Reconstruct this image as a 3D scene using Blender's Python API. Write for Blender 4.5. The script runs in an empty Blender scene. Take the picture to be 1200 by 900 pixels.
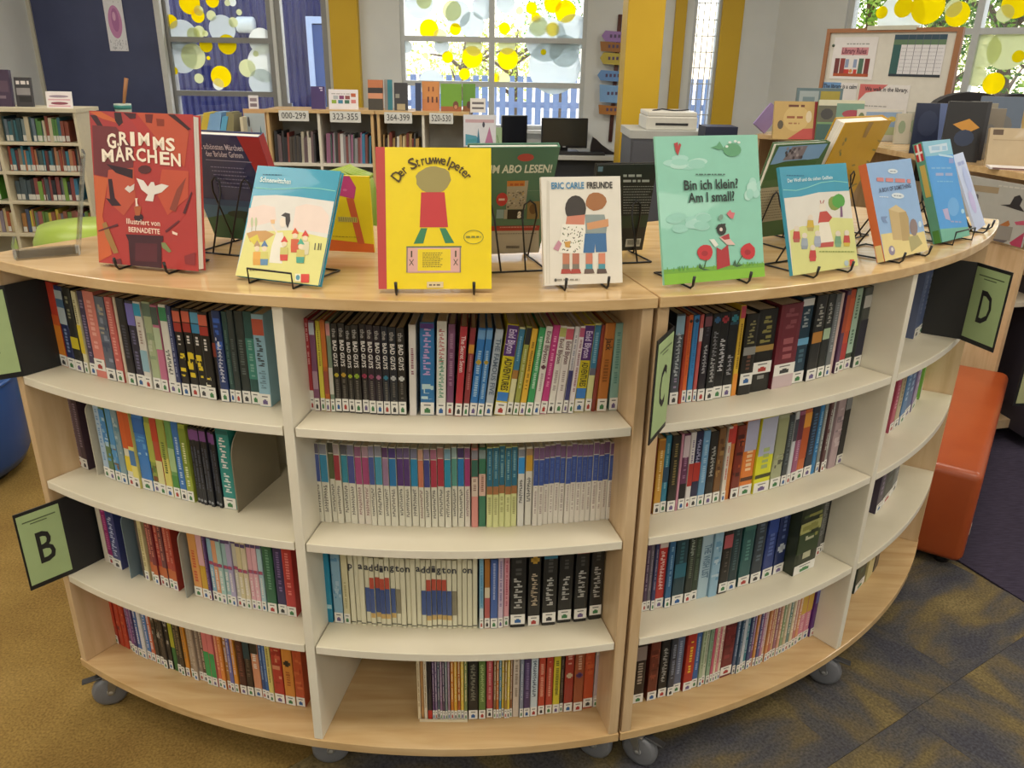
import bpy, bmesh, math, random
from mathutils import Vector, Matrix
random.seed(7)
scene = bpy.context.scene
COL = scene.collection

# ------------------------------------------------------------------ camera
CAM_H, PITCH, ROLL, FPX = 1.5358, 0.3838, 0.0173, 942.3
_c, _s, _cr, _sr = math.cos(PITCH), math.sin(PITCH), math.cos(ROLL), math.sin(ROLL)
RIGHT = Vector((_cr, _sr*_s, _sr*_c)); UP = Vector((-_sr, _cr*_s, _cr*_c)); FWD = Vector((0, _c, -_s))
EYE = Vector((0, 0, CAM_H))
cam_data = bpy.data.cameras.new('camera'); cam = bpy.data.objects.new('camera', cam_data); COL.objects.link(cam)
m3 = Matrix((RIGHT, UP, -FWD)).transposed()
cam.matrix_world = Matrix.Translation(EYE) @ m3.to_4x4()
cam_data.sensor_width = 36; cam_data.lens = FPX/1200*36; cam_data.clip_start = 0.05; cam_data.clip_end = 200
scene.camera = cam

# ------------------------------------------------------------------ world, sun, ceiling light strength, exposure
world = bpy.data.worlds.new('world'); scene.world = world; world.use_nodes = True
wn = world.node_tree.nodes; wl = world.node_tree.links; wn.clear()
wo = wn.new('ShaderNodeOutputWorld'); wb = wn.new('ShaderNodeBackground'); sky = wn.new('ShaderNodeTexSky')
sky.sky_type = 'NISHITA'; sky.sun_disc = False; sky.sun_elevation = math.radians(52); sky.sun_rotation = math.radians(32)
sky.air_density = 1.0; sky.dust_density = 2.0; sky.ozone_density = 1.0
wb.inputs['Strength'].default_value = 1.1
wm = wn.new('ShaderNodeMix'); wm.data_type = 'RGBA'; wm.inputs[0].default_value = .6; wm.inputs[7].default_value = (1.15, 1.12, 1.06, 1)   # thin white haze over the blue
wl.new(sky.outputs[0], wm.inputs[6]); wl.new(wm.outputs[2], wb.inputs[0]); wl.new(wb.outputs[0], wo.inputs[0])
sun_d = bpy.data.lights.new('sun', 'SUN'); sun_d.energy = 5.0; sun_d.angle = 0.01; sun_d.color = (1, .95, .86)
sun = bpy.data.objects.new('sun', sun_d); COL.objects.link(sun)
sun.rotation_euler = Vector((-.28, -.45, -.85)).to_track_quat('-Z', 'Y').to_euler()     # high, from beyond the windows
CEILING_LIGHT_WATT = 19.0
CEILING_LIGHT_COLOR = (1.0, 0.92, 0.79)
scene.view_settings.view_transform = 'Standard'; scene.view_settings.look = 'None'
scene.view_settings.gamma = 1.0; scene.view_settings.use_curve_mapping = False
scene.view_settings.exposure = 0.36

# ------------------------------------------------------------------ geometry of the place
CX, CY, RS, RT, PHI, DA = -0.1631, 3.0307, 1.6872, 1.6963, 0.2525, 0.4046   # arc of the shelving: centre, radii, seam, bay
RIN = 1.06; RBACK = 1.375
ZB, Z3, Z2, Z1, ZT = 0.1203, 0.378, 0.633, 0.888, 1.1472
def arc(a, R, z=0.0): return Vector((CX + R*math.sin(a), CY - R*math.cos(a), z))
def ray(x, y): return FWD + RIGHT*((x-600)/FPX) - UP*((y-450)/FPX)
def onz(x, y, z): d = ray(x, y); return EYE + d*((z-CAM_H)/d.z)
def at(x, y, Y): d = ray(x, y); return EYE + d*(Y/d.y)
def polar(p): return math.hypot(p.x-CX, p.y-CY), math.atan2(p.x-CX, CY-p.y)
def px_angle(x, z, R):
    lo, hi = -1.2, 1.3
    for _ in range(40):
        m = (lo+hi)/2; d = arc(m, R, z)-EYE
        if 600+FPX*d.dot(RIGHT)/d.dot(FWD) < x: lo = m
        else: hi = m
    return lo

# ------------------------------------------------------------------ materials
def lin(h):
    h = h.lstrip('#'); v = [int(h[i:i+2], 16)/255 for i in (0, 2, 4)]
    return tuple(x/12.92 if x <= .04045 else ((x+.055)/1.055)**2.4 for x in v) + (1,)
_M = {}
def M(h, rough=.45, metal=0., vary=.06, scale=30., spec=.5, coat=0.):
    key = (h, rough, metal, vary, scale, spec, coat)
    if key in _M: return _M[key]
    m = bpy.data.materials.new('paint_'+h); m.use_nodes = True
    nt = m.node_tree; b = nt.nodes['Principled BSDF']
    b.inputs['Roughness'].default_value = rough; b.inputs['Metallic'].default_value = metal
    b.inputs['Specular IOR Level'].default_value = spec; b.inputs['Coat Weight'].default_value = coat
    c = lin(h)
    tc = nt.nodes.new('ShaderNodeTexCoord'); n = nt.nodes.new('ShaderNodeTexNoise'); n.inputs['Scale'].default_value = scale
    r = nt.nodes.new('ShaderNodeMix'); r.data_type = 'RGBA'
    r.inputs[6].default_value = tuple(x*(1-vary) for x in c[:3])+(1,); r.inputs[7].default_value = tuple(min(1, x*(1+vary)+vary*.01) for x in c[:3])+(1,)
    nt.links.new(tc.outputs['Object'], n.inputs['Vector']); nt.links.new(n.outputs['Fac'], r.inputs[0]); nt.links.new(r.outputs[2], b.inputs['Base Color'])
    _M[key] = m; return m
def ramp_mat(name, stops, tex='noise', scale=5., stretch=(1, 1, 1), rough=.5, detail=4., bump=0., coords='Object', spec=.5, dist=0., coat=0., fine=0., fine_scale=300.):
    m = bpy.data.materials.new(name); m.use_nodes = True; nt = m.node_tree; b = nt.nodes['Principled BSDF']
    b.inputs['Roughness'].default_value = rough; b.inputs['Specular IOR Level'].default_value = spec; b.inputs['Coat Weight'].default_value = coat
    b.inputs['Coat Roughness'].default_value = .08
    tc = nt.nodes.new('ShaderNodeTexCoord'); mp = nt.nodes.new('ShaderNodeMapping'); mp.inputs['Scale'].default_value = stretch
    n = nt.nodes.new('ShaderNodeTexNoise'); n.inputs['Scale'].default_value = scale; n.inputs['Detail'].default_value = detail; n.inputs['Distortion'].default_value = dist
    cr = nt.nodes.new('ShaderNodeValToRGB')
    e = cr.color_ramp.elements
    while len(e) < len(stops): e.new(.5)
    for i, (p, h) in enumerate(stops): e[i].position = p; e[i].color = lin(h)
    nt.links.new(tc.outputs[coords], mp.inputs[0]); nt.links.new(mp.outputs[0], n.inputs['Vector']); nt.links.new(n.outputs['Fac'], cr.inputs[0]); nt.links.new(cr.outputs[0], b.inputs['Base Color'])
    if fine:
        nf = nt.nodes.new('ShaderNodeTexNoise'); nf.inputs['Scale'].default_value = fine_scale; nf.inputs['Detail'].default_value = 3; mr = nt.nodes.new('ShaderNodeMapRange'); mr.inputs[1].default_value = .3; mr.inputs[2].default_value = .7; mr.inputs[3].default_value = 1-fine; mr.inputs[4].default_value = 1+fine
        mx = nt.nodes.new('ShaderNodeVectorMath'); mx.operation = 'MULTIPLY'
        nt.links.new(tc.outputs[coords], nf.inputs['Vector']); nt.links.new(nf.outputs['Fac'], mr.inputs[0]); nt.links.new(cr.outputs[0], mx.inputs[0]); nt.links.new(mr.outputs[0], mx.inputs[1]); nt.links.new(mx.outputs[0], b.inputs['Base Color'])
    if bump:
        n2 = nt.nodes.new('ShaderNodeTexNoise'); n2.inputs['Scale'].default_value = scale*14; bp = nt.nodes.new('ShaderNodeBump'); bp.inputs['Strength'].default_value = bump; bp.inputs['Distance'].default_value = .004
        nt.links.new(tc.outputs[coords], n2.inputs['Vector']); nt.links.new(n2.outputs['Fac'], bp.inputs['Height']); nt.links.new(bp.outputs[0], b.inputs['Normal'])
    return m
def glassy(name, col=(1, 1, 1, 1), gloss=.06, rough=.02):
    m = bpy.data.materials.new(name); m.use_nodes = True; nt = m.node_tree; nt.nodes.clear()
    o = nt.nodes.new('ShaderNodeOutputMaterial'); mx = nt.nodes.new('ShaderNodeMixShader'); t = nt.nodes.new('ShaderNodeBsdfTransparent'); g = nt.nodes.new('ShaderNodeBsdfGlossy')
    lw = nt.nodes.new('ShaderNodeLayerWeight'); lw.inputs[0].default_value = .25; mt = nt.nodes.new('ShaderNodeMath'); mt.operation = 'MULTIPLY_ADD'; mt.inputs[1].default_value = .5; mt.inputs[2].default_value = gloss
    t.inputs[0].default_value = col; g.inputs['Roughness'].default_value = rough
    nt.links.new(lw.outputs['Fresnel'], mt.inputs[0]); nt.links.new(mt.outputs[0], mx.inputs[0]); nt.links.new(t.outputs[0], mx.inputs[1]); nt.links.new(g.outputs[0], mx.inputs[2]); nt.links.new(mx.outputs[0], o.inputs[0])
    return m
def film(name, h, transp=.35):
    m = bpy.data.materials.new(name); m.use_nodes = True; nt = m.node_tree; nt.nodes.clear()
    o = nt.nodes.new('ShaderNodeOutputMaterial'); mx = nt.nodes.new('ShaderNodeMixShader'); t = nt.nodes.new('ShaderNodeBsdfTransparent')
    a = nt.nodes.new('ShaderNodeAddShader'); tr = nt.nodes.new('ShaderNodeBsdfTranslucent'); df = nt.nodes.new('ShaderNodeBsdfDiffuse')
    c = lin(h); t.inputs[0].default_value = c
    tr.inputs[0].default_value = tuple(x*.7 for x in c[:3])+(1,); df.inputs[0].default_value = tuple(x*.3 for x in c[:3])+(1,)
    mx.inputs[0].default_value = 1-transp
    nt.links.new(tr.outputs[0], a.inputs[0]); nt.links.new(df.outputs[0], a.inputs[1]); nt.links.new(t.outputs[0], mx.inputs[1]); nt.links.new(a.outputs[0], mx.inputs[2]); nt.links.new(mx.outputs[0], o.inputs[0])
    return m
WOOD = ramp_mat('beech_laminate', [(.3, 'BE9C6C'), (.5, 'C9A97A'), (.72, 'D3B588')], scale=3.5, stretch=(1.2, 9, 9), rough=.17, detail=8, dist=.6, spec=.5)
WOODV = ramp_mat('beech_panel', [(.3, 'C0A27A'), (.5, 'CBAE87'), (.72, 'D4BA96')], scale=4, stretch=(9, 9, 1.1), rough=.4, detail=8, dist=.5)
WHITE = ramp_mat('white_laminate', [(.3, 'D8D0B8'), (.7, 'DFD7C2')], scale=6, rough=.38, detail=3)
EDGE = ramp_mat('white_edge_band', [(.3, 'E0DAC8'), (.7, 'E8E2D2')], scale=9, rough=.3, detail=2)
BLACKWIRE = M('18181A', .35, vary=.03)
STEEL = M('9A9CA0', .3, .8)
PAGES = ramp_mat('page_edges', [(.35, 'C9BEA6'), (.65, 'E2D9C4')], scale=60, stretch=(12, 12, .2), rough=.8, detail=2)
PAGEW = ramp_mat('white_page_edges', [(.35, 'DAD6CC'), (.65, 'F0EDE6')], scale=60, stretch=(.3, 12, .3), rough=.8, detail=2)

# ------------------------------------------------------------------ objects
def link(name, me, parent=None, mats=()):
    o = bpy.data.objects.new(name, me); COL.objects.link(o)
    if me is not None:
        for m in mats:
            if len(me.materials) < len(mats): me.materials.append(m)
    if parent is not None: o.parent = parent
    return o
def pyd(name, verts, faces, mats, parent=None, mi=None, smooth=False):
    me = bpy.data.meshes.new(name); me.from_pydata([tuple(v) for v in verts], [], faces)
    mats = mats if isinstance(mats, (list, tuple)) else [mats]
    for m in mats: me.materials.append(m)
    if mi: me.polygons.foreach_set('material_index', mi)
    if smooth: me.polygons.foreach_set('use_smooth', [True]*len(me.polygons))
    me.update()
    return link(name, me, parent)
def bobj(name, bm, mats, parent=None, smooth=False):
    me = bpy.data.meshes.new(name); bm.to_mesh(me); bm.free()
    mats = mats if isinstance(mats, (list, tuple)) else [mats]
    for m in mats: me.materials.append(m)
    if smooth: me.polygons.foreach_set('use_smooth', [True]*len(me.polygons))
    return link(name, me, parent)
def tag(o, label, cat, group=None, kind=None):
    o['label'] = label; o['category'] = cat
    if group: o['group'] = group
    if kind: o['kind'] = kind
    return o
def struct(o, label=None, cat=None):
    o['kind'] = 'structure'
    if label: o['label'] = label; o['category'] = cat or 'wall'
    return o
def empty(name, loc=(0, 0, 0), rz=0., label=None, cat=None, group=None, rot=None):
    o = bpy.data.objects.new(name, None); COL.objects.link(o); o.location = loc; o.empty_display_size = .05
    o.rotation_euler = rot if rot else (0, 0, rz)
    if label: tag(o, label, cat, group)
    return o
BOXF = [(0, 3, 2, 1), (4, 5, 6, 7), (0, 1, 5, 4), (1, 2, 6, 5), (2, 3, 7, 6), (3, 0, 4, 7)]
def boxv(x0, x1, y0, y1, z0, z1): return [(x0, y0, z0), (x1, y0, z0), (x1, y1, z0), (x0, y1, z0), (x0, y0, z1), (x1, y0, z1), (x1, y1, z1), (x0, y1, z1)]
def box(name, d, mat, parent=None, bev=0., seg=2):
    if not bev: return pyd(name, boxv(*d), BOXF, mat, parent)
    bm = bmesh.new(); vs = [bm.verts.new(v) for v in boxv(*d)]
    for f in BOXF: bm.faces.new([vs[i] for i in f])
    bmesh.ops.bevel(bm, geom=list(bm.edges), offset=bev, segments=seg, affect='EDGES', profile=.5)
    return bobj(name, bm, mat, parent, smooth=seg > 2)
def tube_bm(bm, pts, r, n=6, closed=False):
    pts = [Vector(p) for p in pts]; rings = []; N = len(pts); up = None
    for i, p in enumerate(pts):
        if closed: t = (pts[(i+1) % N]-pts[i-1])
        else: t = (pts[min(i+1, N-1)]-pts[max(i-1, 0)])
        t.normalize()
        if up is None: up = Vector((0, 0, 1)) if abs(t.z) < .9 else Vector((1, 0, 0))
        x = t.cross(up)
        if x.length < 1e-4: x = t.orthogonal()
        x.normalize(); y = t.cross(x); up = -y if False else x.cross(t)
        rr = r[i] if isinstance(r, (list, tuple)) else r
        rings.append([bm.verts.new(p+(x*math.cos(k*2*math.pi/n)+y*math.sin(k*2*math.pi/n))*rr) for k in range(n)])
    for i in range(N if closed else N-1):
        a, b = rings[i], rings[(i+1) % N]
        for k in range(n): bm.faces.new((a[k], a[(k+1) % n], b[(k+1) % n], b[k]))
    if not closed: bm.faces.new(rings[0][::-1]); bm.faces.new(rings[-1])
def tube(name, pts, r, mat, parent=None, n=6, closed=False):
    bm = bmesh.new(); tube_bm(bm, pts, r, n, closed); return bobj(name, bm, mat, parent, smooth=True)
def lathe(name, prof, mat, parent=None, n=24, smooth=True):
    vs = []; fs = []
    for (r, z) in prof:
        for k in range(n): vs.append((r*math.cos(k*2*math.pi/n), r*math.sin(k*2*math.pi/n), z))
    for i in range(len(prof)-1):
        for k in range(n): fs.append((i*n+k, i*n+(k+1) % n, (i+1)*n+(k+1) % n, (i+1)*n+k))
    fs.append(tuple(range(n))[::-1]); fs.append(tuple((len(prof)-1)*n+k for k in range(n)))
    return pyd(name, vs, fs, mat, parent, smooth=smooth)
def prism(name, poly, y0, y1, mat, parent=None):
    """outline in local x,z, extruded along y"""
    n = len(poly); vs = [(x, y0, z) for x, z in poly]+[(x, y1, z) for x, z in poly]
    fs = [tuple(range(n)), tuple(range(2*n-1, n-1, -1))]+[(i, i+n, (i+1) % n+n, (i+1) % n) for i in range(n)]
    return pyd(name, vs, fs, mat, parent)
def sector(name, a0, a1, R0, R1, z0, z1, mats, parent=None, n=24, front_mi=0, bev=0.):
    """curved board; the outer face takes material slot front_mi"""
    vs = []; fs = []; mi = []
    for i in range(n+1):
        a = a0+(a1-a0)*i/n
        for R, z in ((R1, z0), (R0, z0), (R0, z1), (R1, z1)): vs.append(arc(a, R, z))
    for i in range(n):
        b = i*4; c = b+4
        for k, (p, q) in enumerate(((0, 1), (1, 2), (2, 3), (3, 0))):
            fs.append((b+p, b+q, c+q, c+p)); mi.append(front_mi if k == 3 else 0)
    fs.append((0, 3, 2, 1)); fs.append((n*4, n*4+1, n*4+2, n*4+3)); mi += [0, 0]
    o = pyd(name, vs, fs, mats, parent, mi=mi)
    if bev:
        md = o.modifiers.new('bevel', 'BEVEL'); md.width = bev; md.segments = 2; md.limit_method = 'ANGLE'; md.angle_limit = math.radians(50)
    return o
def radial_panel(name, a, t, R0, R1, z0, z1, mat, parent=None, bev=.001):
    """upright board along a radius, its thickness t centred on angle a"""
    e = Vector((math.cos(a), math.sin(a), 0))*t/2; p0 = arc(a, R0); p1 = arc(a, R1)
    vs = [p0-e, p1-e, p1+e, p0+e]; vs = [Vector((v.x, v.y, z0)) for v in vs]+[Vector((v.x, v.y, z1)) for v in vs]
    bm = bmesh.new(); q = [bm.verts.new(v) for v in vs]
    for f in BOXF: bm.faces.new([q[i] for i in f])
    bmesh.ops.recalc_face_normals(bm, faces=bm.faces)
    bmesh.ops.bevel(bm, geom=list(bm.edges), offset=bev, segments=1, affect='EDGES')
    return bobj(name, bm, mat, parent)
# ---- lettering: flat meshes from the built-in font
_T = {}
def text_mesh(s, bold=0., align='CENTER', shear=0.):
    key = (s, bold, align, shear)
    if key in _T: return _T[key]
    cu = bpy.data.curves.new('lettering', 'FONT'); cu.body = s; cu.size = 1; cu.align_x = align; cu.align_y = 'CENTER'; cu.offset = bold; cu.resolution_u = 2; cu.shear = shear
    ob = bpy.data.objects.new('lettering', cu); me = bpy.data.meshes.new_from_object(ob)
    bpy.data.objects.remove(ob); bpy.data.curves.remove(cu); me.name = 'lettering'
    _T[key] = me; return me
def text(name, s, mat, parent, loc, size, w=None, rot=(math.pi/2, 0, 0), bold=0., align='CENTER', shear=0.):
    """lettering standing in the parent's x-z plane facing -y; w fits its width"""
    me = text_mesh(s, bold, align, shear).copy(); me.materials.clear(); me.materials.append(mat)
    o = link(name, me, parent); o.location = loc; o.rotation_euler = rot
    if w and me.vertices:
        xs = [v.co.x for v in me.vertices]; sx = w/max(1e-4, max(xs)-min(xs))
    else: sx = size
    o.scale = (sx, size, 1); return o
# ---- flat print: polygons traced in a rectangle of any pixel frame, laid on a face
class Art:
    def __init__(s, W, H, corners, y=-.0004, step=.00003):
        s.W, s.H, s.y, s.step = W, H, y, step; s.v = []; s.f = []; s.mi = []; s.mats = []
        (x0, y0), (x1, y1), (x2, y2), (x3, y3) = corners      # TL TR BR BL
        s.c = corners; s.n = 0; s.hold = False
    def uv(s, p):
        TL, TR, BR, BL = s.c; u, v = .5, .5
        for _ in range(8):
            f = lambda u, v, k: (TL[k]*(1-u)*v+TR[k]*u*v+BR[k]*u*(1-v)+BL[k]*(1-u)*(1-v))
            ex, ey = p[0]-f(u, v, 0), p[1]-f(u, v, 1)
            a, b = f(u+.01, v, 0)-f(u, v, 0), f(u, v+.01, 0)-f(u, v, 0); c, d = f(u+.01, v, 1)-f(u, v, 1), f(u, v+.01, 1)-f(u, v, 1)
            det = a*d-b*c; u += .01*(ex*d-b*ey)/det; v += .01*(a*ey-c*ex)/det
        return u, v
    def poly(s, pts, h, rough=.45):
        m = M(h, rough)
        if m not in s.mats: s.mats.append(m)
        b = len(s.v); s.n += 0 if s.hold else 1
        for p in pts:
            u, v = s.uv(p); u = min(1, max(0, u)); v = min(1, max(0, v))
            s.v.append(((u-.5)*s.W, s.y-s.step*s.n, v*s.H))
        s.f.append(tuple(range(b, b+len(pts)))); s.mi.append(s.mats.index(m)); return s
    def rect(s, x0, y0, x1, y1, h): return s.poly([(x0, y0), (x1, y0), (x1, y1), (x0, y1)], h)
    def ell(s, cx, cy, rx, ry, h, n=18, rot=0., jag=0.):
        pts = []
        for k in range(n):
            a = 2*math.pi*k/n; j = 1+jag*(random.random()-.5)*2; x, y = rx*j*math.cos(a), ry*j*math.sin(a)
            pts.append((cx+x*math.cos(rot)-y*math.sin(rot), cy+x*math.sin(rot)+y*math.cos(rot)))
        return s.poly(pts, h)
    def line(s, x0, y0, x1, y1, w, h):
        L = math.hypot(x1-x0, y1-y0) or 1; nx, ny = -(y1-y0)/L*w/2, (x1-x0)/L*w/2
        return s.poly([(x0+nx, y0+ny), (x1+nx, y1+ny), (x1-nx, y1-ny), (x0-nx, y0-ny)], h)
    def path(s, pts, w, h):
        s.n += 1; s.hold = True
        for a, b in zip(pts, pts[1:]): s.line(*a, *b, w, h)
        s.hold = False; return s
    def words(s, x0, x1, y, hh, h, seed=1):
        """tiny print too small to read: short bars of uneven length"""
        r = random.Random(seed); x = x0; s.n += 0 if s.hold else 1; held = s.hold; s.hold = True
        while x < x1:
            w = min(x1-x, hh*r.uniform(1.2, 3.5)); s.rect(x, y-hh/2, x+w, y+hh/2, h); x += w+hh*.7
        s.hold = held; return s
    def at(s, x, y, lift=.0004):
        u, v = s.uv((x, y)); return ((u-.5)*s.W, s.y-s.step*s.n-lift, v*s.H)
    def build(s, parent, name='cover_print'):
        o = pyd(name, s.v, s.f, s.mats, parent, mi=s.mi)
        bm = bmesh.new(); bm.from_mesh(o.data)
        for f in bm.faces:
            f.normal_update()
            if f.normal.y > 0: f.normal_flip()
        bm.to_mesh(o.data); bm.free(); o['kind'] = 'stuff'; return o
ORD = ['first', 'second', 'third', 'fourth', 'fifth', 'sixth', 'seventh', 'eighth', 'ninth', 'tenth']
def nth(i):
    if i < 10: return ORD[i]
    n = i+1; return '%d%s' % (n, 'th' if 10 < n % 100 < 14 else {1: 'st', 2: 'nd', 3: 'rd'}.get(n % 10, 'th'))
def colour_word(h):
    v = [int(h[i:i+2], 16)/255 for i in (0, 2, 4)]; mx, mn = max(v), min(v); d = mx-mn
    if d < .11: return 'black' if mx < .25 else 'dark grey' if mx < .42 else 'grey' if mx < .72 else 'white'
    r, g, b = v
    hue = (60*(((g-b)/d) % 6) if mx == r else 60*((b-r)/d+2) if mx == g else 60*((r-g)/d+4))
    dark = 'dark ' if mx < .38 else 'pale ' if (d/mx < .33 and mx > .65) else ''
    n = 'red' if hue < 14 or hue > 345 else 'orange' if hue < 38 else 'yellow' if hue < 66 else 'green' if hue < 160 else 'teal' if hue < 190 else 'blue' if hue < 250 else 'purple' if hue < 300 else 'pink'
    if n == 'orange' and mx < .62: n = 'brown'
    if n == 'orange' and d/mx < .45: n = 'tan'
    return (dark+n).replace('dark brown', 'dark brown')
# ================================================================== the room
def wall(name, p0, p1, z0, z1, holes, th, mat):
    """upright wall from p0 to p1 (inner face), holes as (u0,u1,z0,z1) along it, thickness away from the room (left-hand side normal)"""
    p0 = Vector((p0[0], p0[1], 0)); p1 = Vector((p1[0], p1[1], 0)); L = (p1-p0).length; t = (p1-p0)/L; nrm = Vector((-t.y, t.x, 0))
    us = sorted({0., L, *[h[0] for h in holes], *[h[1] for h in holes]}); zs = sorted({z0, z1, *[h[2] for h in holes], *[h[3] for h in holes]})
    inh = lambda u, z: any(h[0] < u < h[1] and h[2] < z < h[3] for h in holes)
    V = {}; vs = []; fs = []
    def vid(i, j, k):
        if (i, j, k) not in V:
            q = p0+t*us[i]+nrm*(th*k); V[(i, j, k)] = len(vs); vs.append((q.x, q.y, zs[j]))
        return V[(i, j, k)]
    nu, nz = len(us)-1, len(zs)-1
    solid = [[not inh((us[i]+us[i+1])/2, (zs[j]+zs[j+1])/2) for j in range(nz)] for i in range(nu)]
    S = lambda i, j: 0 <= i < nu and 0 <= j < nz and solid[i][j]
    for i in range(nu):
        for j in range(nz):
            if not solid[i][j]: continue
            a, b, c, d = (i, j), (i+1, j), (i+1, j+1), (i, j+1)
            fs.append([vid(*q, 0) for q in (a, b, c, d)]); fs.append([vid(*q, 1) for q in (d, c, b, a)])
            for (di, dj, p, q) in ((-1, 0, d, a), (1, 0, b, c), (0, -1, a, b), (0, 1, c, d)):
                if not S(i+di, j+dj): fs.append([vid(*q, 0), vid(*p, 0), vid(*p, 1), vid(*q, 1)])
    return struct(pyd(name, vs, fs, mat))
WALLP = ramp_mat('wall_paint', [(.3, 'D0D3D2'), (.7, 'DADDDC')], scale=2, rough=.75)
YELLOWP = ramp_mat('yellow_paint', [(.3, 'C6A01C'), (.7, 'CFAA24')], scale=2, rough=.6)
GREYALU = M('8C8D8C', .45, .3)
PALEALU = M('BFC3C4', .45, .2)
YW = 7.6
def wx(px, py=75): return at(px, py, YW).x
def wz(py, px=575): return at(px, py, YW).z
# floor: a base slab, carpet over it
floor = struct(box('floor', (-4.6, 6.2, -3.0, 8.6, -.12, -.012), M('4A4038', .9)))
OCHRE = ramp_mat('ochre_carpet', [(.3, '745C32'), (.5, '806839'), (.7, '8A7242')], scale=4, rough=.95, bump=.5, detail=8, spec=.1, fine=.3, fine_scale=170)
MIXED = ramp_mat('blotched_carpet', [(.38, '44444B'), (.46, '504E4D'), (.51, '5A5347'), (.57, '6A5E42'), (.68, '7A6C4A')], scale=3.0, stretch=(1, 2.4, 1), rough=.95, bump=.5, detail=10, dist=.15, spec=.1, fine=.34, fine_scale=150)
PURPLE = ramp_mat('purple_carpet', [(.3, '34303E'), (.7, '453F50')], scale=25, rough=.95, bump=.6, stretch=(1, 6, 1), spec=.1)
# ochre broadloom on the one side, blotched tiles laid in rows on the other, purple beyond the bench
def flat(name, poly, z, th, mat, parent):
    n = len(poly); vs = [(x, y, z-th) for x, y in poly]+[(x, y, z) for x, y in poly]
    return pyd(name, vs, [tuple(range(n))[::-1], tuple(range(n, 2*n))]+[(i, (i+1) % n, (i+1) % n+n, i+n) for i in range(n)], mat, parent)
flat('carpet_field', [(-4.2, -2.6), (-.62, -2.6), (-.62, 1.3), (-.25, 1.62), (-.25, 2.7), (-.6, 7.6), (-4.2, 7.6)], 0., .012, OCHRE, floor)
flat('carpet_base', [(-.62, -2.6), (5.7, -2.6), (5.7, 7.6), (-.6, 7.6), (-.25, 2.7), (-.25, 1.62), (-.62, 1.3)], -.003, .009, MIXED, floor)
TS = .5; tm = {}
rot = math.radians(33); ca, sa = math.cos(rot), math.sin(rot)
def tile_mesh(k):
    me = bpy.data.meshes.new('carpet_tile'); g = .0005; h = TS/2-g
    me.from_pydata(boxv(-h, h, -h, h, -.008, 0), [], BOXF); me.materials.append(MIXED); return me
tmesh = [tile_mesh(0)]
for i in range(-9, 10):
    for j in range(-7, 10):
        off = .25 if j % 2 else 0
        lx, ly = i*TS+off, j*TS; x, y = .95+lx*ca-ly*sa, 1.25+lx*sa+ly*ca
        if not (-.45 < x < 2.35 and -.1 < y < 2.75): continue
        if x > 1.62 and y > 1.72+1.0*(1.62-x)*1.1+.4: continue
        if x < -.1 and y > 1.0: continue
        t = link('carpet_tile', tmesh[0], floor); t.location = (x, y, .0005*(((i*7+j*3) % 3)/3)); t.rotation_euler = (0, 0, rot+math.pi/2*((i*3+j*5) % 4))
flat('purple_carpet', [(1.50, 2.30), (1.62, 2.02), (1.9, 1.35), (5.6, 1.35), (5.6, 7.5), (2.2, 7.5), (1.55, 3.0)], .004, .006, PURPLE, floor)
# walls
dn0, dn1 = wx(52), wx(192)
wins = dict(left=(wx(196), wx(322), .85, 2.45), door=(wx(326), wx(386), .05, 2.05), mid=(wx(470), wx(686), wz(153, 680), 2.45), slot=(wx(806, 100), wx(838, 100), .85, 2.45))
XL = -4.2
back = wall('wall_back', (XL, YW), (2.23, YW), 0, 3.0, [(v[0]-XL, v[1]-XL, v[2], v[3]) for v in wins.values()], .16, WALLP)
RW0, RW1 = Vector((2.23, YW, 0)), Vector((4.6, 5.15, 0)); RWL = (RW1-RW0).length; RWT = (RW1-RW0)/RWL
def rw_u(px):
    d = ray(px, 60); # where the sight line meets the slanting wall
    a = (RW0.x*d.y-RW0.y*d.x)/(RWT.y*d.x-RWT.x*d.y); return a
wr = (rw_u(985), RWL-.25, .85, 2.45)
wall('wall_right', (RW0.x, RW0.y), (RW1.x, RW1.y), 0, 3.0, [wr], .16, WALLP)
wall('wall_side', (4.6, 5.15), (5.6, 4.2), 0, 3.0, [], .16, WALLP)
wall('wall_east', (5.6, 4.2), (5.6, -2.6), 0, 3.0, [], .16, WALLP)
wall('wall_front', (5.6, -2.6), (XL, -2.6), 0, 3.0, [], .16, WALLP)
wall('wall_left', (XL, -2.6), (XL, YW), 0, 3.0, [], .16, WALLP)
struct(box('ceiling', (-4.4, 6.2, -2.8, 8.2, 3.0, 3.1), M('E4E4DF', .9)))
k = 0
for gx in (-2.9, -.6, 1.7, 4.0):
    for gy in (-1.4, .75, 2.9, 5.2):
        if gx > 3 and gy > 5: continue
        e = empty('ceiling_light', (gx, gy, 2.93), 0, 'flush ceiling light panel, %s along the ceiling grid of the reading room' % nth(k), 'ceiling light', 'ceiling light panels'); k += 1
        box('frame', (-.62, .62, -.32, .32, .03, .07), M('DADADA', .5), e)
        ld = bpy.data.lights.new('tube', 'AREA'); ld.shape = 'RECTANGLE'; ld.size = 1.15; ld.size_y = .55; ld.energy = CEILING_LIGHT_WATT; ld.color = CEILING_LIGHT_COLOR
        lo = bpy.data.objects.new('tube', ld); COL.objects.link(lo); lo.parent = e; lo.location = (0, 0, .02)
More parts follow.
